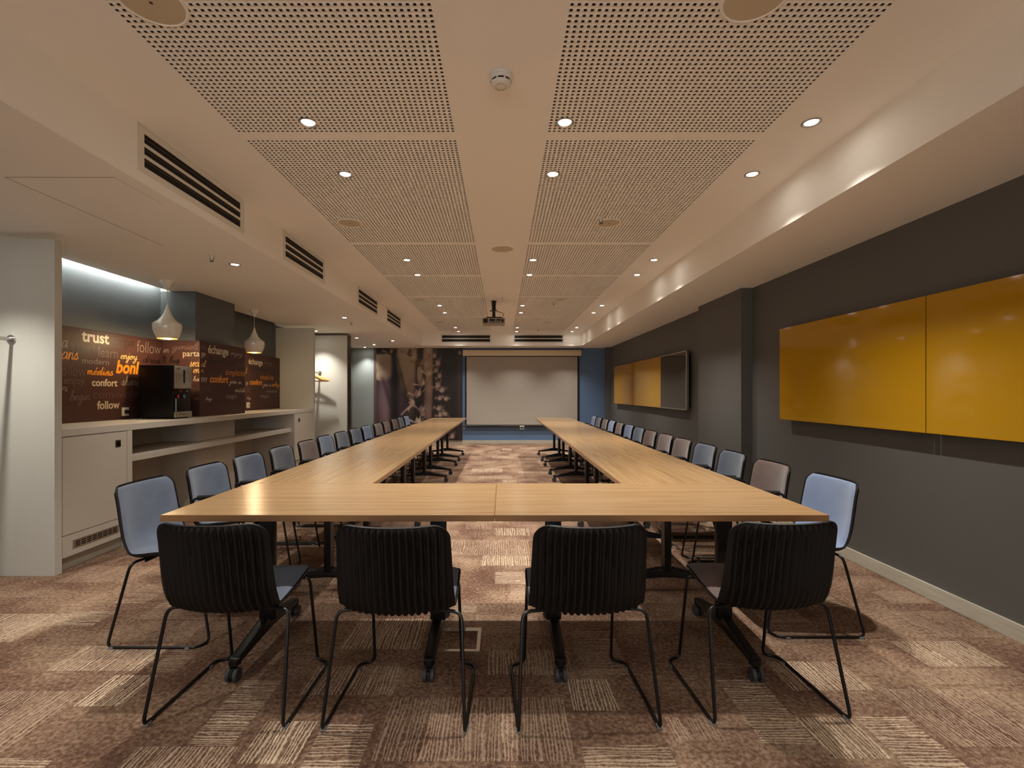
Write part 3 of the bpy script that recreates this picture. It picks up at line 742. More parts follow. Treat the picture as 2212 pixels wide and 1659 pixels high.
# ---- wall-mounted things, back wall
t = thing('mural', 'tall dark photo mural of folded paper birds in a blurred forest on the back wall', 'mural', (-2.085, YB - .02, 0))
b = MB(); b.box(-1.095, 1.095, -.018, .018, .088, 2.372); b.build('panel', 'mauve', t)
def paint_mural():
    W_, H_ = 232, 248
    x0, x1, z0, z1 = -1.03, 1.095, .092, 2.368
    u, v = np.meshgrid(np.linspace(0, 1, W_), np.linspace(0, 1, H_))       # v downwards
    rs = np.random.RandomState(4)
    def fbm(s, seed):
        r = np.random.RandomState(seed); out = np.zeros_like(u); a = 1; tot = 0
        for k in range(4):
            g = r.rand(s * 2 ** k + 2, s * 2 ** k + 2)
            gx = u * s * 2 ** k; gy = v * s * 2 ** k
            i, j = gx.astype(int), gy.astype(int); fx, fy = gx - i, gy - j
            fx = fx * fx * (3 - 2 * fx); fy = fy * fy * (3 - 2 * fy)
            out += a * (g[j, i] * (1 - fx) * (1 - fy) + g[j, i + 1] * fx * (1 - fy) + g[j + 1, i] * (1 - fx) * fy + g[j + 1, i + 1] * fx * fy)
            tot += a; a *= .5
        return out / tot
    C = np.zeros((H_, W_, 3)); C[:] = srgb(30, 22, 24)[:3]
    n = fbm(5, 1)
    def blend(mask, col):
        m_ = np.clip(mask, 0, 1)[..., None]
        C[:] = C * (1 - m_) + np.array(srgb(*col)[:3]) * m_
    def soft(d, w_): return 1 / (1 + np.exp(-d / w_))
    def blob(cx, cy, rx, ry, col, w_=.06, amt=1.0):
        d = 1 - np.sqrt(((u - cx) / rx) ** 2 + ((v - cy) / ry) ** 2)
        blend(amt * soft(d, w_), col)
    # purple undergrowth, pale sky patches between the trunks
    blend(.8 * soft(.50 - u + (n - .5) * .25, .03) * soft(v - .33, .05), (78, 58, 66))
    blob(.075, .13, .11, .13, (164, 144, 116)); blob(.10, .22, .10, .12, (156, 132, 106), .1); blob(.05, .30, .07, .05, (170, 148, 120), .1)
    blob(.085, .60, .055, .30, (120, 96, 104), .25, .8); blob(.11, .76, .035, .2, (142, 118, 124), .3, .5)
    blob(.35, .10, .12, .22, (172, 150, 122)); blob(.38, .28, .10, .20, (164, 140, 114), .1); blob(.41, .46, .06, .16, (138, 112, 94), .15)
    blob(.61, .14, .065, .22, (162, 136, 110), .1); blob(.60, .42, .055, .24, (148, 120, 100), .12); blob(.60, .62, .05, .14, (122, 98, 92), .14)
    def band(ax, ay, bx, by, w0, w1, col, sft=.010, amt=1.0):
        dx, dy = bx - ax, by - ay; L2 = dx * dx + dy * dy
        tt = np.clip(((u - ax) * dx + (v - ay) * dy) / L2, 0, 1)
        d = np.hypot(u - ax - tt * dx, v - ay - tt * dy)
        blend(amt * soft(w0 + (w1 - w0) * tt - d, sft), col)
    band(.205, .0, .22, 1., .030, .055, (14, 9, 11)); band(.245, .12, .38, .62, .010, .018, (30, 20, 23)); band(.07, .33, .17, .62, .010, .016, (48, 34, 38))
    band(.335, .50, .36, 1., .02, .06, (42, 29, 34), .03, .8); band(.53, .0, .50, .2, .012, .02, (40, 28, 28))
    band(.47, .15, .47, .9, .016, .045, (18, 12, 14)); band(.555, .30, .50, .80, .02, .055, (13, 8, 11)); blob(.505, .28, .030, .11, (160, 136, 112), .1)
    blob(.03, .02, .12, .05, (34, 24, 26), .1); band(.68, .0, .68, 1., .02, .02, (30, 20, 24)); blend(soft(u - .655, .006), (24, 17, 18))
    band(.97, .02, .965, .98, .012, .006, (72, 52, 52), .01, .6)
    blob(.97, .05, .02, .02, (150, 124, 108), .1); blob(.54, .715, .03, .025, (140, 112, 98), .1); blob(.61, .73, .03, .03, (120, 92, 82), .1)
    C *= (.72 + .52 * fbm(7, 3))[..., None]
    def poly(P, col, w_=.0022, amt=1.0):
        d = np.full_like(u, 1e9)
        m_ = len(P)
        inside = np.zeros_like(u, dtype=bool)
        for i in range(m_):
            (ax, ay), (bx, by) = P[i], P[(i + 1) % m_]
            dx, dy = bx - ax, by - ay; L2 = dx * dx + dy * dy + 1e-12
            tt = np.clip(((u - ax) * dx + (v - ay) * dy) / L2, 0, 1)
            d = np.minimum(d, np.hypot(u - ax - tt * dx, v - ay - tt * dy))
            c = ((ay > v) != (by > v)) & (u < (bx - ax) * (v - ay) / (by - ay + 1e-12) + ax)
            inside ^= c
        blend(amt * soft(np.where(inside, d, -d), w_), col)
    def bird(cx, cy, s, a, body, wing, blur=.002):
        ca, sa = math.cos(a), math.sin(a)
        T = lambda pts: [(cx + s * (x * ca - y * sa), cy + s * (x * sa + y * ca)) for x, y in pts]
        poly(T([(-1.2, .15), (-1.15, -.1), (-.2, .25), (.2, .35)]), wing, blur)          # neck
        poly(T([(-1.2, .15), (-1.15, -.12), (-1.3, .45)]), wing, blur)                   # beak
        poly(T([(-.35, .3), (-.15, -.55), (.35, -.2), (.3, .35)]), body, blur)           # near wing
        poly(T([(.05, .3), (.45, -.75), (.55, .25)]), wing, blur)                        # far wing
        poly(T([(.1, .35), (.35, .2), (1.2, -.7)]), wing, blur)                          # tail
        poly(T([(-.45, .28), (.45, .28), (.1, .6)]), body, blur)
    bird(.39, .045, .085, .15, (92, 70, 66), (150, 126, 106)); bird(.15, .03, .07, .1, (40, 26, 26), (150, 126, 108)); bird(.495, .155, .085, .2, (88, 62, 22), (136, 98, 34))
    bird(.60, .27, .07, .35, (176, 152, 132), (196, 172, 150)); bird(.52, .38, .075, -.1, (132, 106, 102), (196, 172, 154)); bird(.47, .49, .085, .05, (150, 122, 118), (196, 172, 156))
    bird(.41, .60, .07, -1.0, (170, 146, 134), (196, 174, 156)); poly([(.285, .72), (.29, .728), (.42, .615), (.41, .60)], (186, 162, 148))
    bird(.52, .655, .075, .4, (120, 96, 100), (160, 134, 130)); bird(.475, .79, .075, .1, (176, 152, 138), (200, 178, 158)); bird(.60, .10, .06, -.4, (150, 124, 106), (120, 96, 84), .003)
    for (cx, cy, s, a) in ((.71, .16, .055, -.5), (.59, .17, .05, .2), (.73, .30, .04, -.6), (.71, .40, .055, -.4), (.76, .45, .05, .2), (.735, .54, .038, .1), (.81, .545, .036, .5),
                           (.725, .65, .045, .2), (.74, .72, .045, -.2), (.80, .71, .04, 1.1), (.69, .24, .04, -.3), (.88, .955, .04, -.4), (.62, .03, .05, .2), (.67, .08, .04, -.5)):
        bird(cx, cy, s, a, (178, 150, 132), (150, 124, 112), .004)
    X = x0 + (x1 - x0) * u; Z = z1 - (z1 - z0) * v
    verts = np.stack([X.ravel(), np.full(X.size, -.0195), Z.ravel()], 1)
    I, J = np.meshgrid(np.arange(W_ - 1), np.arange(H_ - 1)); k = (J * W_ + I).ravel()
    o = mesh_np('print', verts, np.stack([k, k + W_, k + W_ + 1, k + 1], 1), ['board_brown'], None, t)
    ca = o.data.color_attributes.new('art', 'FLOAT_COLOR', 'POINT')
    ca.data.foreach_set('color', np.concatenate([C.reshape(-1, 3), np.ones((C.shape[0] * C.shape[1], 1))], 1).astype(np.float32).ravel())
    m_, nt, bs = newmat('mural_print')
    at = N(nt, 'ShaderNodeAttribute', attribute_name='art')
    nt.links.new(at.outputs['Color'], bs.inputs['Base Color'])
    bs.inputs['Roughness'].default_value = .45
    o.data.materials.clear(); o.data.materials.append(m_)
paint_mural()

t = thing('projection_screen', 'large white pull-down projection screen on the blue back wall', 'projection screen', (.49, YB - .06, 0))
b = MB(); b.prism([(-.05, 2.175), (.045, 2.175), (.045, 2.318), (-.035, 2.318), (-.05, 2.30)], -1.46, 1.46, 'x', .004)
b.build('casing', 'casing', t, True)
b = MB(); b.box(-1.41, 1.41, .0, .002, .46, 2.18); b.build('black_border', 'black_plastic', t)
b = MB(); b.box(-1.372, 1.365, -.0015, -.0005, .475, 2.155); b.build('fabric', 'screen_white', t)
b = MB(); b.cyl((-1.46, .0, .44), (1.40, .0, .44), .021, n=12); b.cyl((-1.47, 0, .44), (-1.30, 0, .44), .013)
b.build('bottom_bar', 'black_metal', t, True)
b = MB(); b.box(-.06, .05, -.03, -.01, .425, .452, .003); b.tube([(-.05, -.02, .43), (-.05, -.02, .37), (.04, -.02, .37), (.04, -.02, .43)], .004, bend=.01)
b.build('pull_handle', 'white_plastic', t, True)

# ---- glass boards on the right wall
def glass_board(name, label, y0, y1, m, edge, frame=False, th=.012):
    yc = (y0 + y1) / 2; hy = (y1 - y0) / 2
    t = thing(name, label, 'board', (2.56, yc, 1.025))
    b = MB(); b.box(0, th, -hy + .002, hy - .002, 0, .83, .0015); b.build('glass', m, t)
    b = MB(); b.box(th, .079, -hy + .06, hy - .06, .05, .78); b.build('back_frame', 'black_metal', t)
    if frame:
        b = MB()
        b.box(-.004, .03, -hy, -hy + .014, 0, .83, .001); b.box(-.004, .03, -hy, hy, .818, .832, .001); b.box(-.004, .03, -hy, hy, -.002, .012, .001)
        b.build('frame', 'steel', t)
glass_board('glass_board', 'glossy yellow glass board nearest the camera on the right wall', 1.35, 2.892, 'yellow_glass', None)
glass_board('glass_board', 'glossy yellow glass board on the right wall, just before the grey pier', 2.896, 4.42, 'yellow_glass', None)
glass_board('wall_display', 'black glass panel with thin silver frame beside the far yellow boards', 6.65, 7.738, 'screen_black', None, True)
glass_board('glass_board', 'yellow glass board next to the black glass panel beyond the pier', 7.742, 9.34, 'yellow_glass', None)
glass_board('glass_board', 'farthest yellow glass board, beside the blue back wall', 9.344, 10.96, 'yellow_glass', None)

# ================================================================== CEILING FITTINGS
def downlight(x, y, z, label, watts, group, glow=True):
    t = thing('downlight', label, 'ceiling light', (x, y, z), group=group)
    b = MB(); b.lathe([(.047, 0), (.047, -.004), (.040, -.006), (.034, -.003), (.031, -.0005)], n=28)
    b.build('trim_ring', 'steel', t, True)
    b = MB(); b.lathe([(0, -.0030), (.026, -.0030), (.031, -.0010)], n=20); b.build('lens', 'lamp_glow', t, True)
    l = bpy.data.lights.new('lamp', 'SPOT'); l.energy = watts; l.color = LIGHT_COL
    l.spot_size = math.radians(SPOT_ANGLE); l.spot_blend = 1.0; l.shadow_soft_size = .022
    o = bpy.data.objects.new('lamp', l); COL.objects.link(o); o.parent = t; o.location = (0, 0, -.035)
    return t
ROWS = (-2.20, -.14, 2.49, 3.08, 5.07, 5.71, 7.72, 8.42, 10.33, 11.0)
ORD = dict(enumerate(('', '', 'nearest', 'second', 'third', 'fourth', 'fifth', 'sixth', 'seventh', 'last')))
for cx_, cn in ((-1.01, 'left perforated strip'), (.325, 'right perforated strip'), (1.608, 'plain strip along the right edge')):
    for i, y in enumerate(ROWS):
        if i < 2: lab = 'round recessed downlight of the ceiling behind the camera'
        else: lab = ORD[i] + ' lit downlight in the ' + cn
        downlight(cx_, y, ZC, lab, SPOT_MAIN, 'lit downlights of the raised ceiling')
for x, y, lab in ((-2.30, 4.12, 'downlight in the lowered left ceiling between the first two vents'), (-2.32, 7.04, 'downlight in the lowered left ceiling, by the third vent'),
                  (-2.94, 9.66, 'lit downlight in the lowered ceiling just past the dark-edged partition'), (-2.94, 10.99, 'downlight low over the mural, left of the paper birds'),
                  (-2.33, 10.18, 'downlight in the far lowered ceiling nearest the last vent'), (-3.34, 11.64, 'downlight closest to the pale grey back wall'),
                  (-3.34, 8.56, 'downlight above the wooden coat hangers'), (-3.34, 2.75, 'downlight above the near coat rail, out of view'),
                  (-2.3, 1.25, 'side downlight behind the camera'), (-2.3, -1.6, 'rear side downlight behind the camera')):
    downlight(x, y, ZS, lab, SPOT_SIDE * (1.7 if abs(x + 3.34) < .01 and y < 9 else 1), 'downlights of the lowered ceiling')

def speaker(x, y, r, label, ring=False):
    t = thing('ceiling_speaker', label, 'ceiling speaker', (x, y, ZC), group='round ceiling speakers')
    b = MB(); b.lathe([(r + .012, 0), (r + .012, -.004), (r + .004, -.006), (r, -.003)], n=40); b.build('rim', 'ceiling', t, True)
    b = MB(); b.lathe([(0, -.0045), (r * .7, -.0045), (r + .001, -.0032)], n=40); b.build('grille', 'grille_cloth', t, True)
    b = MB(); b.cyl((0, 0, -.0040), (0, 0, -.0058), .006, n=10); b.build('badge', 'dark_steel', t)
for x, y, r, lab in ((-1.262, 1.72, .105, 'large round speaker at the top left corner of the photo'), (.90, 1.70, .105, 'large round speaker at the top right of the photo'),
                     (-1.262, 3.964, .09, 'round speaker in the left perforated strip, above the second pair of lights'), (.881, 3.964, .09, 'round speaker beside the sprinkler in the right perforated strip'),
                     (0, 4.68, .105, 'round speaker in the plain middle band of the ceiling'),
                     (-1.26, 7.22, .09, 'third round speaker of the left perforated strip'), (.88, 7.2, .09, 'third round speaker of the right perforated strip, behind the projector'),
                     (-1.25, 9.5, .09, 'farthest round speaker of the left perforated strip'), (.88, 9.5, .09, 'farthest round speaker of the right perforated strip')):
    speaker(x, y, r, lab)

def sprinkler(x, y, z, label):
    t = thing('sprinkler', label, 'sprinkler', (x, y, z), group='small ceiling sprinklers')
    b = MB(); b.lathe([(.030, 0), (.030, -.003), (.014, -.006), (.008, -.018), (.006, -.04)], n=18); b.build('body', 'white_plastic', t, True)
    b = MB(); b.tube([(-.012, 0, -.018), (-.014, 0, -.034), (0, 0, -.048)], .0022); b.tube([(.012, 0, -.018), (.014, 0, -.034), (0, 0, -.048)], .0022)
    b.lathe([(0, -.049), (.015, -.049), (.015, -.047), (0, -.047)], n=12); b.build('deflector', 'dark_steel', t, True)
    b = MB(); b.cyl((0, 0, -.018), (0, 0, -.046), .0025, n=8); b.build('glass_bulb', 'red', t)
for x, y, z, lab in ((.793, 3.84, ZC, 'sprinkler beside a round speaker in the right perforated strip'), (.795, 7.40, ZC, 'sprinkler in the right perforated strip past the projector'),
                     (.795, 10.6, ZC, 'sprinkler above the right vent of the back bulkhead'), (-2.337, 3.85, ZS, 'sprinkler in the lowered ceiling between first vent and pendant lamps'),
                     (-2.346, 7.43, ZS, 'sprinkler in the lowered ceiling near the third vent'), (-2.36, 10.05, ZS, 'far sprinkler beside a downlight, above the mural side')):
    sprinkler(x, y, z, lab)

t = thing('smoke_detector', 'white round smoke detector in the middle band of the ceiling', 'smoke detector', (-.006, 2.12, ZC))
b = MB(); b.lathe([(.050, 0), (.051, -.002), (.051, -.014), (.049, -.016), (.0495, -.018), (.050, -.028), (.046, -.030)], n=40); b.build('base', 'white_plastic', t, True)
b = MB(); b.lathe([(.038, -.029), (.038, -.038)], n=30); b.build('sensor_chamber', 'black_void', t, True)
b = MB(); b.lathe([(0, -.052), (.024, -.0515), (.036, -.048), (.044, -.040), (.045, -.037), (.038, -.036)], n=40)
for i in range(8):
    a = 2 * PI * (i + .5) / 8; c, s = math.cos(a), math.sin(a)
    b.cyl((.043 * c, .043 * s, -.028), (.043 * c, .043 * s, -.039), .004, n=6)
b.build('cap', 'white_plastic', t, True)
b = MB()
for i in range(8):
    a0, a1 = 2 * PI * i / 8 + .15, 2 * PI * (i + 1) / 8 - .15
    pts = [(.023 * math.cos(a0 + (a1 - a0) * k / 4), .023 * math.sin(a0 + (a1 - a0) * k / 4), -.0520) for k in range(5)]
    b.tube(pts, .001, n=5)
b.build('slot_ring', 'hole_felt', t)
t = thing('smoke_detector', 'small square detector on the ceiling between projector and back vents', 'smoke detector', (0, 9.87, ZC))
b = MB(); b.box(-.055, .055, -.055, .055, -.025, 0, .006); b.build('housing', 'white_plastic', t, True)
b = MB(); b.lathe([(0, -.034), (.03, -.033), (.034, -.025)], n=20); b.build('sensor', 'grey_plastic', t, True)

# vents
def vent_left(y0, y1, label):
    zt, zb = ZC - .006, ZS + .055
    t = thing('air_vent', label, 'air vent', (XBL, (y0 + y1) / 2, (zt + zb) / 2))
    hy, hz = (y1 - y0) / 2, (zt - zb) / 2
    slot(t, 3, hy, hz, 'x')
def slot(t, n, hy, hz, ax):
    """frame with n horizontal slots, dark inside"""
    d = .006
    def bx(b, u0, u1, w0, w1, z0, z1, bev=0):
        if ax == 'x': b.box(w0, w1, u0, u1, z0, z1, bev)
        else: b.box(u0, u1, -w1, -w0, z0, z1, bev)
    m = .05 if ax == 'x' else .035
    mz = .032 if ax == 'x' else .03
    fr = MB()
    bx(fr, -hy, -hy + m, 0, d, -hz + mz, hz - mz); bx(fr, hy - m, hy, 0, d, -hz + mz, hz - mz)
    bx(fr, -hy, hy, 0, d, hz - mz, hz); bx(fr, -hy, hy, 0, d, -hz, -hz + mz)
    fr.build('frame', 'white_plastic', t)
    bk = MB(); bx(bk, -hy + m, hy - m, .0004, .0012, -hz + mz, hz - mz); bk.build('duct', 'black_void', t)
    H2 = 2 * (hz - mz); gap = H2 / n
    for i in range(1, n):
        z = -hz + mz + gap * i
        s = MB(); bx(s, -hy + m, hy - m, .0012, d, z - .009, z + .009, .001); s.build('slat', 'white_plastic', t)
    for i in range(n):
        z = -hz + mz + gap * (i + .62)
        s = MB(); bx(s, -hy + m, hy - m, .0012, .0035, z - .002, z + .002); s.build('blade', 'dark_steel', t)
vent_left(2.475, 3.505, 'nearest and largest looking three-slot vent on the left bulkhead')
vent_left(4.12, 5.10, 'second three-slot vent on the left bulkhead')
vent_left(6.25, 7.28, 'third three-slot vent on the left bulkhead, above the niche')
vent_left(7.82, 8.94, 'farthest three-slot vent on the left bulkhead')
for xc, lab in ((-.855, 'left two-slot vent on the bulkhead above the mural and screen'), (.853, 'right two-slot vent on the bulkhead above the screen')):
    t = thing('air_vent', lab, 'air vent', (xc, YBB, (2.61 + 2.473) / 2 + .0))
    slot(t, 2, .60, .105, 'y')

# projector
t = thing('projector', 'grey ceiling projector hanging on a black pole mount', 'projector', (-.13, 7.35, ZC))
b = MB(); b.box(-.17, .17, -.125, .125, -.365, -.275, .012); b.build('shell', 'proj_grey', t, True)
b = MB(); b.box(-.155, -.09, -.129, -.124, -.35, -.29, .002)
for i in range(5): b.box(-.06 + i * .034, -.045 + i * .034, -.129, -.124, -.35, -.335)
b.box(-.06, .02, -.129, -.124, -.325, -.295); b.box(.04, .11, -.129, -.124, -.32, -.30); b.box(.12, .15, -.129, -.124, -.345, -.30)
b.build('rear_ports', 'black_plastic', t)
b = MB(); b.cyl((.09, .124, -.32), (.09, .15, -.32), .035, n=20); b.build('lens', 'black_gloss', t, True)
b = MB(); b.lathe([(.045, 0), (.045, -.008), (.036, -.012), (.034, -.012)], n=20); b.cyl((0, 0, -.005), (0, 0, -.15), .032, .030); b.build('pole', 'black_metal', t, True)
b = MB(); b.cyl((0, 0, -.14), (0, 0, -.25), .022, .026); b.box(-.035, .035, -.04, .04, -.262, -.245, .003)
for dx, dy in ((-.11, -.08), (.11, -.08), (.11, .08), (-.11, .08)): b.tube([(0, 0, -.252), (dx, dy, -.262), (dx, dy, -.276)], .008, bend=.01)
b.cyl((-.05, 0, -.15), (.05, 0, -.15), .006, n=8); b.build('mount', 'black_metal', t, True)
b = MB(); b.cyl((-.058, 0, -.15), (-.045, 0, -.15), .012, n=10); b.build('knob', 'black_plastic', t, True)
b = MB(); b.tube([(.03, -.02, -.13), (.06, -.04, -.17), (.12, -.08, -.19), (.155, -.11, -.215), (.14, -.125, -.25), (.12, -.128, -.30)], .004, bend=.03); b.build('cable', 'black_plastic', t, True)

# pendants
def pendant(x, y, label):
    t = thing('pendant_lamp', label, 'pendant lamp', (x, y, ZS), group='white pendant lamps over the counter')
    b = MB(); b.lathe([(.064, 0), (.064, -.004), (.038, -.045), (.010, -.092), (.004, -.098)], n=32); b.build('canopy', 'lacquer', t, True)
    b = MB(); b.cyl((0, 0, -.095), (0, 0, -.26), .0022, n=8); b.build('cord', 'white_plastic', t)
    o_ = [(.007, -.235), (.010, -.25), (.019, -.28), (.034, -.322), (.056, -.362), (.084, -.393), (.110, -.412), (.121, -.422), (.125, -.434), (.1255, -.452), (.121, -.492), (.109, -.531), (.092, -.562), (.086, -.571)]
    b = MB(); b.lathe(o_, n=48); b.build('lamp_shade', 'lacquer', t, True)
    b = MB(); b.lathe([(.086, -.571), (.089, -.560), (.105, -.528), (.116, -.488), (.121, -.448), (.106, -.425), (.052, -.372), (.016, -.30)], n=48); b.build('inner_shade', 'gold', t, True)
    b = MB(); b.lathe([(.0, -.40), (.02, -.40), (.02, -.45), (.014, -.455)], n=16); b.build('lamp_holder', 'gold', t, True)
    b = MB(); b.lathe([(0, -.562), (.013, -.557), (.024, -.535), (.029, -.50), (.022, -.465), (.012, -.452)], n=20); b.build('bulb', 'bulb_glow', t, True)
    l = bpy.data.lights.new('lamp', 'POINT'); l.energy = 3.5; l.color = (1, .72, .40); l.shadow_soft_size = .03
    o = bpy.data.objects.new('lamp', l); COL.objects.link(o); o.parent = t; o.location = (0, 0, -.585)
    return t
pendant(-3.31, 4.73, 'nearer white pendant lamp, above the water dispenser')
pendant(-3.31, 6.39, 'farther white pendant lamp, in front of the far maroon board')

# ================================================================== THINGS ON THE COUNTER
t = thing('water_dispenser', 'black countertop water dispenser with silver front panel, on the white counter', 'water dispenser', (-3.38, 4.81, 1.011))
b = MB(); b.box(-.18, .165, -.13, .13, .012, .53, .012); b.box(-.16, .15, -.11, .11, 0, .013); b.build('body', 'black_gloss', t, True)
b = MB(); b.box(.165, .178, -.126, .126, .30, .525, .004); b.build('upper_panel', 'steel', t, True)
b = MB(); b.box(.1775, .1795, -.004, .022, .355, .485, .0009); b.build('level_window', 'black_gloss', t)
b = MB(); b.box(.1775, .1788, -.108, -.104, .487, .500); b.box(.1775, .1788, -.085, -.072, .487, .500); b.box(.1775, .1788, -.067, -.054, .487, .500); b.build('marking', 'dark_steel', t)
b = MB(); b.box(.165, .182, -.126, .126, .014, .07, .004); b.build('drip_tray', 'steel', t, True)
b = MB(); b.tube([(.183, -.07 + .016 * k, .032 + (.018 if k % 2 else .004) + .004 * math.sin(k)) for k in range(9)], .0016, n=5, bend=.006); b.build('script_marking', 'dark_steel', t)
for yy, zz, m in ((-.03, .275, 'red'), (.07, .273, 'grey_plastic')):
    b = MB(); b.cyl((.164, yy, zz), (.171, yy, zz), .009, n=12); b.build('indicator', m, t, True)
for yy, m in ((-.075, 'red'), (.015, 'grey_plastic')):
    b = MB(); b.box(.165, .182, yy - .007, yy + .007, .212, .236, .004); b.cyl((.176, yy, .212), (.176, yy, .198), .005, n=12); b.build('tap', m, t, True)
b = MB(); b.cyl((.172, -.105, .075), (.172, -.105, .20), .007, n=10); b.build('side_bar', 'grey_plastic', t, True)

def socket(x, y, z, label, plugged):
    t = thing('wall_socket', label, 'socket', (x, y, z))
    b = MB(); b.box(0, .011, -.041, .041, -.041, .041, .003); b.build('plate', 'white_plastic', t, True)
    b = MB(); b.cyl((.009, 0, 0), (.0118, 0, 0), .022, n=20); b.build('recess', 'grille_cloth', t, True)
    if plugged:
        b = MB(); b.cyl((.012, 0, 0), (.045, 0, 0), .020, .016, n=16); b.build('plug', 'black_plastic', t, True)
socket(-3.648, 4.625, 1.086, 'white wall socket with a black plug, left of the dispenser', True)
socket(-3.648, 6.86, 1.09, 'small white wall socket at the near end of the far maroon board', False)
b = MB(); b.tube([(-3.61, 4.625, 1.075), (-3.585, 4.63, 1.03), (-3.57, 4.66, 1.018), (-3.56, 4.72, 1.02), (-3.59, 4.77, 1.05), (-3.57, 4.80, 1.09)], .0045, bend=.03)
tag(b.build('power_cord', 'black_plastic', smooth=True), 'thin black power cord from the wall socket to the dispenser', 'cord')

# coat rails and hangers
def rail(y0, y1, label):
    t = thing('coat_rail', label, 'coat rail', (-3.39, y0, 1.638))
    L_ = y1 - y0
    b = MB(); b.cyl((0, 0, 0), (0, L_, 0), .0125, n=16); b.build('rod', 'steel', t, True)
    b = MB(); b.cyl((0, L_ - .008, 0), (0, L_, 0), .030, n=24); b.cyl((0, L_ - .02, 0), (0, L_ - .008, 0), .018, n=20); b.build('flange', 'chrome', t, True)
    b = MB(); b.tube([(0, .02, 0), (0, 0.0, 0), (-.33, 0.0, 0)], .0125, bend=.05) if y0 < 3 else b.cyl((0, 0, 0), (0, .008, 0), .030, n=24)
    b.build('end_support', 'steel', t, True)
rail(1.9, 3.307, 'steel coat rail ending on the near white partition')
rail(7.911, 8.906, 'steel coat rail holding the wooden hangers')
def make_hanger():
    t = thing('coat_hanger', 'wooden coat hanger among the bunch hanging on the far coat rail', 'coat hanger', (0, 0, 0), group='wooden hangers on the far rail')
    b = MB()
    top = [(-.22, -.115), (-.21, -.095), (-.12, -.055), (-.04, -.02), (0, -.012), (.04, -.02), (.12, -.055), (.21, -.095), (.22, -.115)]
    low = [(.205, -.125), (.12, -.085), (.04, -.05), (0, -.042), (-.04, -.05), (-.12, -.085), (-.205, -.125)]
    b.prism(top + low, -.007, .007, 'y', .003); b.build('shoulder', 'hanger_wood', t, True)
    b = MB(); b.cyl((-.195, 0, -.122), (.195, 0, -.122), .006, n=10); b.build('trouser_bar', 'hanger_wood', t, True)
    b = MB(); pts = [(0, 0, -.012), (0, 0, .012)] + [(.022 * math.sin(a), 0, .032 - .022 * math.cos(a)) for a in np.linspace(.2, 4.3, 10)]
    b.tube(pts, .002, n=6); b.build('hook', 'chrome', t, True)
    return t
hg = make_hanger()
for i, (y, a) in enumerate(((8.45, .1), (8.56, -.10), (8.64, .05), (8.72, .12), (8.80, -.05))):
    loc = (-3.39, y, 1.638 + .0125 - .054)
    if i == 0: hg.location = loc; hg.rotation_euler = (0, 0, a)
    else: dup(hg, loc, a)
    # every one looks alike and hangs on the same rail

# floor box
t = thing('floor_box', 'steel framed floor outlet box set in the carpet under the near tables', 'floor box', (-.236, 2.457, 0))
b = MB()
b.box(-.125, .125, -.118, -.098, .0, .006); b.box(-.125, .125, .082, .118, .0, .006); b.box(-.125, -.107, -.098, .082, .0, .006); b.box(.107, .125, -.098, .082, .0, .006)
b.build('frame', 'steel', t)
b = MB(); b.box(-.106, .106, -.097, .081, 0, .004); b.build('lid', 'carpet', t)
b = MB(); b.box(-.04, .04, .07, .116, .005, .010, .001); b.build('cable_flap', 'dark_steel', t)
b = MB(); b.box(-.06, .06, -.05, .05, .0008, .004, .001)
tag(b.build('floor_outlet', 'dark_steel', loc=(.03, 10.45, 0)), 'small dark floor outlet in the far carpet before the screen', 'floor box')

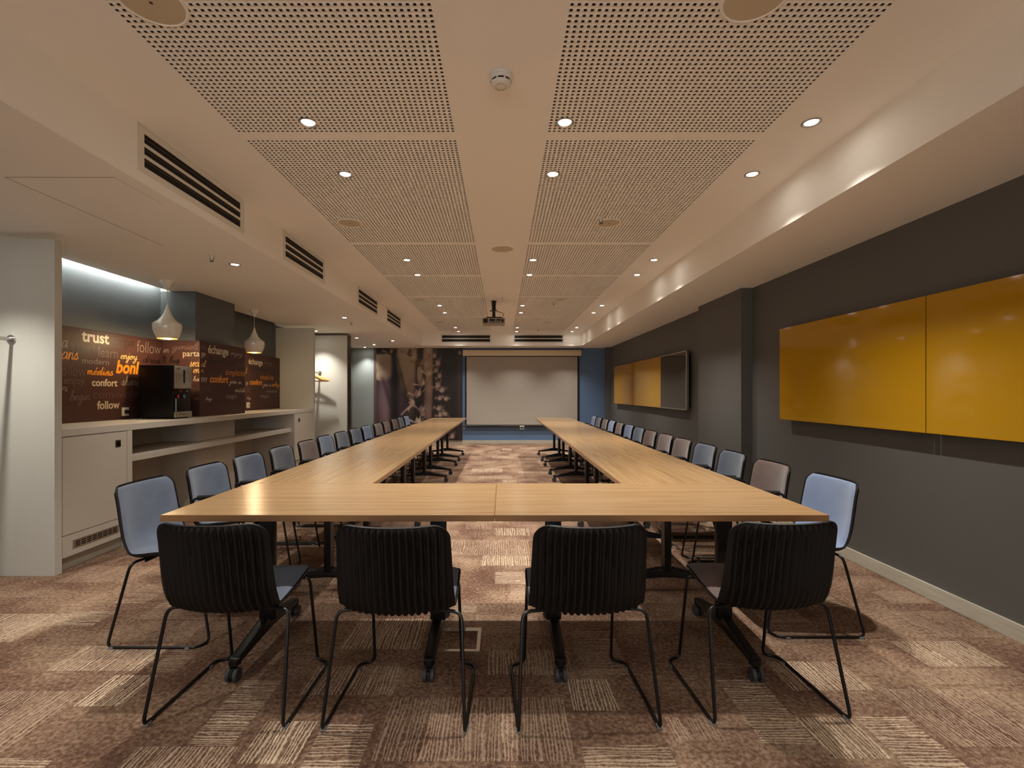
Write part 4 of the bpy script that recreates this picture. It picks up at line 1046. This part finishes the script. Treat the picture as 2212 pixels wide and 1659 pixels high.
# ================================================================== TABLES
TZ, TT = .743, .028
TW, TD = 1.44, .72
def make_table():
    t = thing('folding_table', '', 'table', (0, 0, 0))
    b = MB(); b.box(-TW / 2 + .004, TW / 2 - .004, -TD / 2 + .004, TD / 2 - .004, TZ - TT, TZ - .0002)
    b.build('tabletop', 'oak', t)
    b = MB(); e = .0006
    b.box(-TW / 2 + e, TW / 2 - e, -TD / 2 + e, -TD / 2 + .004, TZ - TT, TZ, .0018); b.box(-TW / 2 + e, TW / 2 - e, TD / 2 - .004, TD / 2 - e, TZ - TT, TZ, .0018)
    b.box(-TW / 2 + e, -TW / 2 + .004, -TD / 2 + .004, TD / 2 - .004, TZ - TT, TZ, .0018); b.box(TW / 2 - .004, TW / 2 - e, -TD / 2 + .004, TD / 2 - .004, TZ - TT, TZ, .0018)
    b.build('edge_band', 'oak_edge', t)
    b = MB(); b.box(-.43, .43, -.02, .02, TZ - TT - .045, TZ - TT - .001, .003); b.box(-.43, -.30, -.10, .10, TZ - TT - .02, TZ - TT - .001); b.box(.30, .43, -.10, .10, TZ - TT - .02, TZ - TT - .001)
    b.build('cross_beam', 'black_metal', t)
    for s in (-1, 1):
        lx = s * .43
        b = MB()
        b.prism([(lx - .035, -.022), (lx + .035, -.022), (lx + .042, 0), (lx + .035, .022), (lx - .035, .022), (lx - .042, 0)], .13, TZ - TT - .002, 'z', .004)
        b.box(lx - .05, lx + .05, -.05, .05, TZ - TT - .035, TZ - TT - .002, .004)
        b.build('leg_column', 'black_metal', t, True)
        b = MB()
        P = [(-.315, .085), (-.30, .100), (-.15, .125), (-.05, .15), (.05, .15), (.15, .125), (.30, .100), (.315, .085), (.30, .072), (.12, .088), (0, .095), (-.12, .088), (-.30, .072)]
        b.prism(P, lx - .024, lx + .024, 'x', .008)
        b.cyl((lx, -.30, .07), (lx, -.30, .094), .026, n=14); b.cyl((lx, .30, .07), (lx, .30, .094), .026, n=14)
        b.build('foot_beam', 'black_metal', t, True)
        for q in (-1, 1):
            cy = q * .30
            b = MB(); b.cyl((lx, cy, .05), (lx, cy, .075), .008, n=8); b.box(lx - .012, lx + .012, cy - .012 + q * .012, cy + .012 + q * .012, .03, .062, .004)
            b.prism([(cy + q * .012 - .032, .03), (cy + q * .012 - .026, .052), (cy + q * .012, .064), (cy + q * .012 + .026, .052), (cy + q * .012 + .032, .03)], lx - .007, lx + .007, 'x', .002)
            c = b.build('caster', 'black_plastic', t, True)
            for e in (-1, 1):
                b = MB(); b.cyl((lx + e * .009, cy + q * .012, .03), (lx + e * .024, cy + q * .012, .03), .030, .028, n=22)
                b.build('wheel', 'rubber', c, True)
    return t
table0 = make_table()
TABLES = [((-.753, 2.418), 0, 'left front oak table closest to the camera, behind the two left ribbed chairs'),
          ((.687, 2.418), 0, 'right front oak table closest to the camera, behind the two right ribbed chairs')]
WORD = ('first', 'second', 'third', 'fourth', 'fifth and farthest')
for k in range(5):
    TABLES.append(((-1.11, 2.778 + .72 + 1.44 * k), PI / 2, WORD[k] + ' oak table of the long left run, counted from the front'))
for k in range(5):
    TABLES.append(((1.05, 2.778 + .72 + 1.44 * k), -PI / 2, WORD[k] + ' oak table of the long right run, counted from the front'))
for i, ((x, y), r, lab) in enumerate(TABLES):
    if i == 0: table0.location = (x, y, 0); table0['label'] = lab; table0['group'] = 'oak tables on wheels set in a U'
    else: dup(table0, (x, y, 0), r, lab)

# ================================================================== CHAIRS
PROF = [(.215, .447), (.195, .458), (.13, .462), (.05, .452), (-.04, .436), (-.11, .424), (-.165, .428), (-.215, .452), (-.244, .500), (-.259, .57), (-.270, .645), (-.282, .72), (-.297, .785)]
def profile(v):
    """Catmull-Rom through the centre line of the shell, v in 0..1"""
    n = len(PROF) - 1; f = v * n; i = min(int(f), n - 1); t = f - i
    P = [PROF[max(i - 1, 0)], PROF[i], PROF[i + 1], PROF[min(i + 2, n)]]
    return tuple(.5 * (2 * P[1][k] + (-P[0][k] + P[2][k]) * t + (2 * P[0][k] - 5 * P[1][k] + 4 * P[2][k] - P[3][k]) * t * t + (-P[0][k] + 3 * P[1][k] - 3 * P[2][k] + P[3][k]) * t ** 3) for k in (0, 1))
LEN = [0]
for k in range(1, 81):
    a, c = profile((k - 1) / 80), profile(k / 80); LEN.append(LEN[-1] + math.hypot(a[0] - c[0], a[1] - c[1]))
def by_len(s):
    s = max(0, min(1, s)) * LEN[-1]
    for k in range(1, 81):
        if LEN[k] >= s:
            return ((k - 1) + (s - LEN[k - 1]) / (LEN[k] - LEN[k - 1] + 1e-9)) / 80
    return 1.0
def shell_point(u, s, inset=0.0):
    """u -1..1 across, s 0..1 along from seat front to back top"""
    L = LEN[-1]
    d = min(s, 1 - s) * L
    R = .062 if s > .5 else .085
    hw = .222 - inset
    sm = s
    back = max(0.0, min(1.0, (s - .42) / .2)); back = back * back * (3 - 2 * back)
    hw -= .012 * max(0, (s - .6) / .4) + .016 * max(0, (.35 - s) / .35)
    if d < R: hw -= R - math.sqrt(max(0, R * R - (R - d) ** 2))
    hw = max(hw, .01)
    y, z = profile(by_len(s))
    x = u * hw
    e = (abs(x) / .222) ** 2.2
    y += e * (.062 * back); z += e * .006 * back                       # wings come forward
    z += e * (.014 * (1 - back)) + e * .012 * math.sin(PI * min(1, max(0, (s - .25) / .35)))
    if s < .12: z -= .012 * (1 - s / .12) ** 2
    return Vector((x, y, z))
def shell_grid(nu, nv, inset, s0, s1):
    G = []
    for j in range(nv + 1):
        s = s0 + (s1 - s0) * (1 - math.cos(PI * j / nv)) / 2 if nv < 60 else s0 + (s1 - s0) * (j / nv)
        G.append([shell_point(-1 + 2 * i / nu, s, inset) for i in range(nu + 1)])
    return G
def normals(G):
    nv, nu = len(G), len(G[0]); R = []
    for j in range(nv):
        row = []
        for i in range(nu):
            a = G[j][min(i + 1, nu - 1)] - G[j][max(i - 1, 0)]; c = G[min(j + 1, nv - 1)][i] - G[max(j - 1, 0)][i]
            n = a.cross(c)
            row.append(n.normalized() if n.length > 1e-9 else Vector((0, 0, 1)))
        R.append(row)
    return R
def closed_sheet(G, Nn, outer, inner):
    """solid sheet between offset surfaces; outer/inner are functions of (i, j)"""
    nv, nu = len(G), len(G[0])
    bm = bmesh.new()
    A = [[bm.verts.new(G[j][i] + Nn[j][i] * inner(i, j)) for i in range(nu)] for j in range(nv)]
    B = [[bm.verts.new(G[j][i] - Nn[j][i] * outer(i, j)) for i in range(nu)] for j in range(nv)]
    for j in range(nv - 1):
        for i in range(nu - 1):
            bm.faces.new([A[j][i], A[j][i + 1], A[j + 1][i + 1], A[j + 1][i]])
            bm.faces.new([B[j][i], B[j + 1][i], B[j + 1][i + 1], B[j][i + 1]])
    rim = [(j, 0) for j in range(nv)] + [(nv - 1, i) for i in range(1, nu)] + [(j, nu - 1) for j in range(nv - 2, -1, -1)] + [(0, i) for i in range(nu - 2, 0, -1)]
    for k in range(len(rim)):
        (j0, i0), (j1, i1) = rim[k], rim[(k + 1) % len(rim)]
        bm.faces.new([A[j0][i0], A[j1][i1], B[j1][i1], B[j0][i0]])
    bmesh.ops.remove_doubles(bm, verts=bm.verts, dist=1e-5)
    bmesh.ops.recalc_face_normals(bm, faces=bm.faces)
    me = bpy.data.meshes.new('m'); bm.to_mesh(me); bm.free()
    me.polygons.foreach_set('use_smooth', [True] * len(me.polygons)); me.set_sharp_from_angle(angle=math.radians(50))
    return me
NU, NV, RIBS = 144, 46, 17
Gs = shell_grid(NU, NV, 0.0, 0.0, 1.0); Ns = normals(Gs)
up = Ns[NV // 3][NU // 2].z > 0
if not up: Ns = [[-n for n in r] for r in Ns]
def rib(i, j):
    edge = min(i, NU - i) / NU; sv = j / NV
    a = min(1, max(0, (edge - .035) / .02)) * min(1, max(0, (1 - sv - .045) / .05)) * min(1, sv / .06)
    ph = (Gs[j][i].x / .0246) % 1.0
    saw = .5 - .5 * math.cos(2 * PI * ph)
    return .005 + .0115 * a * saw ** .8
ME_SHELL = closed_sheet(Gs, Ns, rib, lambda i, j: .0035)
ME_SHELL.name = 'shell'; ME_SHELL.materials.append(M['black_plastic'])
Gp = shell_grid(28, 34, .008, .014, .986); Np = normals(Gp)
if Np[10][14].z < 0: Np = [[-n for n in r] for r in Np]
def puff(i, j):
    e = min(i, 28 - i) / 3.0; f = min(j, 34 - j) / 3.0
    return .004 + .010 * min(1, e) ** .5 * min(1, f) ** .5
PADS = {}
def pad_mesh(m):
    if m not in PADS:
        me = closed_sheet(Gp, Np, lambda i, j: -.0030, puff)
        me.name = 'cushion'; me.materials.append(M[m]); PADS[m] = me
    return PADS[m]
def chair_proto(fabric, arms):
    t = thing('stacking_chair', '', 'chair')
    def ob(name, me, par=t):
        o = bpy.data.objects.new(name, me); COL.objects.link(o); o.parent = par; return o
    ob('shell', ME_SHELL); ob('cushion', pad_mesh(fabric))
    r = .0070; W = .252 if arms else .268
    for s in (-1, 1):
        b = MB()
        # under-seat bar, rear leg, runner, short inward turn, front leg, under-seat bar
        b.tube([(s * .05, -.10, .408), (s * (W - .023), -.135, .415), (s * W, -.235, r), (s * W, .215, r), (s * (W - .063), .237, r), (s * .198, .170, .40), (s * .188, .165, .425), (s * .05, .15, .432)], r, n=8, bend=.038)
        leg = b.build('sled_leg', 'black_metal', t, True)
        for g0 in (-.222, .155):
            b = MB(); b.box(s * W - .009, s * W + .009, g0, g0 + .022, -.0002, .010, .002); b.build('glide', 'grey_plastic', leg)
    b = MB()
    for yy, zz in ((-.10, .408), (.14, .430)): b.tube([(-.19, yy, zz), (.19, yy, zz)], r, n=8)
    b.box(-.06, .06, -.08, .14, .418, .436, .003)
    b.build('seat_bracket', 'black_metal', t, True)
    if arms:
        for s in (-1, 1):
            b = MB(); b.tube([(s * .20, -.16, .43), (s * .245, -.17, .46), (s * .245, -.185, .615), (s * .245, .10, .628), (s * .245, .125, .54), (s * .215, .11, .44)], .0075, n=8, bend=.035)
            a = b.build('armrest', 'black_metal', t, True)
            b = MB(); b.tube([(s * .245, -.15, .620), (s * .245, .06, .630)], .0155, n=12)
            b.build('arm_pad', 'black_plastic', a, True)
    return t
PROTO = {}
def chair(x, y, rot, fabric, arms, label, group):
    key = (fabric, arms)
    if key in PROTO: t = dup(PROTO[key], (x, y, 0), rot, label)
    else:
        t = chair_proto(fabric, arms); PROTO[key] = t
        t.location = (x, y, 0); t.rotation_euler = (0, 0, rot); t['label'] = label
    t['group'] = group
    return t
R_ = math.radians
for x, y, a, f, lab in ((-1.085, 2.035, -1.5, 'fabric_blue', 'leftmost of the four black ribbed chairs in the foreground, blue seat'),
                        (-.40, 2.01, -1.5, 'fabric_blue', 'black ribbed foreground chair second from left, near the steel floor box'),
                        (.318, 2.015, 2.5, 'fabric_blue', 'black ribbed foreground chair third from left, slim blue seat edge showing'),
                        (1.062, 2.06, 3.0, 'fabric_brown', 'rightmost of the four foreground ribbed chairs, brown seat')):
    chair(x, y, R_(a), f, False, lab, 'chairs along the front of the tables')
CN = {'fabric_blue': 'slate blue', 'fabric_light': 'light blue', 'fabric_grey': 'grey', 'fabric_brown': 'mauve brown', 'fabric_red': 'reddish brown'}
OR = ['first', 'second', 'third', 'fourth', 'fifth', 'sixth', 'seventh', 'eighth', 'ninth', 'tenth', 'eleventh', 'twelfth', 'thirteenth', 'last']
LEFT = [(2.64, 'fabric_blue'), (3.20, 'fabric_blue'), (3.73, 'fabric_blue'), (4.28, 'fabric_grey'), (4.82, 'fabric_brown'), (5.35, 'fabric_blue'), (5.88, 'fabric_grey'),
        (6.41, 'fabric_blue'), (6.94, 'fabric_light'), (7.53, 'fabric_brown'), (8.09, 'fabric_red'), (8.75, 'fabric_red'), (9.28, 'fabric_grey'), (9.83, 'fabric_light')]
RIGHT = [(2.74, 'fabric_light'), (3.33, 'fabric_brown'), (3.91, 'fabric_blue'), (4.46, 'fabric_blue'), (4.99, 'fabric_brown'), (5.52, 'fabric_brown'), (6.06, 'fabric_red'),
         (6.60, 'fabric_blue'), (7.13, 'fabric_light'), (7.66, 'fabric_brown'), (8.19, 'fabric_light'), (8.72, 'fabric_brown'), (9.27, 'fabric_grey'), (9.80, 'fabric_light')]
jr = random.Random(5)
for side, L_, x, rot in (('left', LEFT, -1.725, -90), ('right', RIGHT, 1.64, 90)):
    for i, (y, f) in enumerate(L_):
        if i == 0: lab = CN[f] + ' armless chair at the near ' + side + ' corner of the tables'
        else: lab = CN[f] + ' armchair, ' + OR[i] + ' of the ' + side + ' row counted from the camera'
        chair(x + (0 if i == 0 else jr.uniform(-.008, .012) * (1 if side == 'right' else -1)), y, R_(rot + (0 if i == 0 else jr.uniform(-1.2, 1.2))), f, i > 0, lab, 'chairs of the ' + side + ' row')
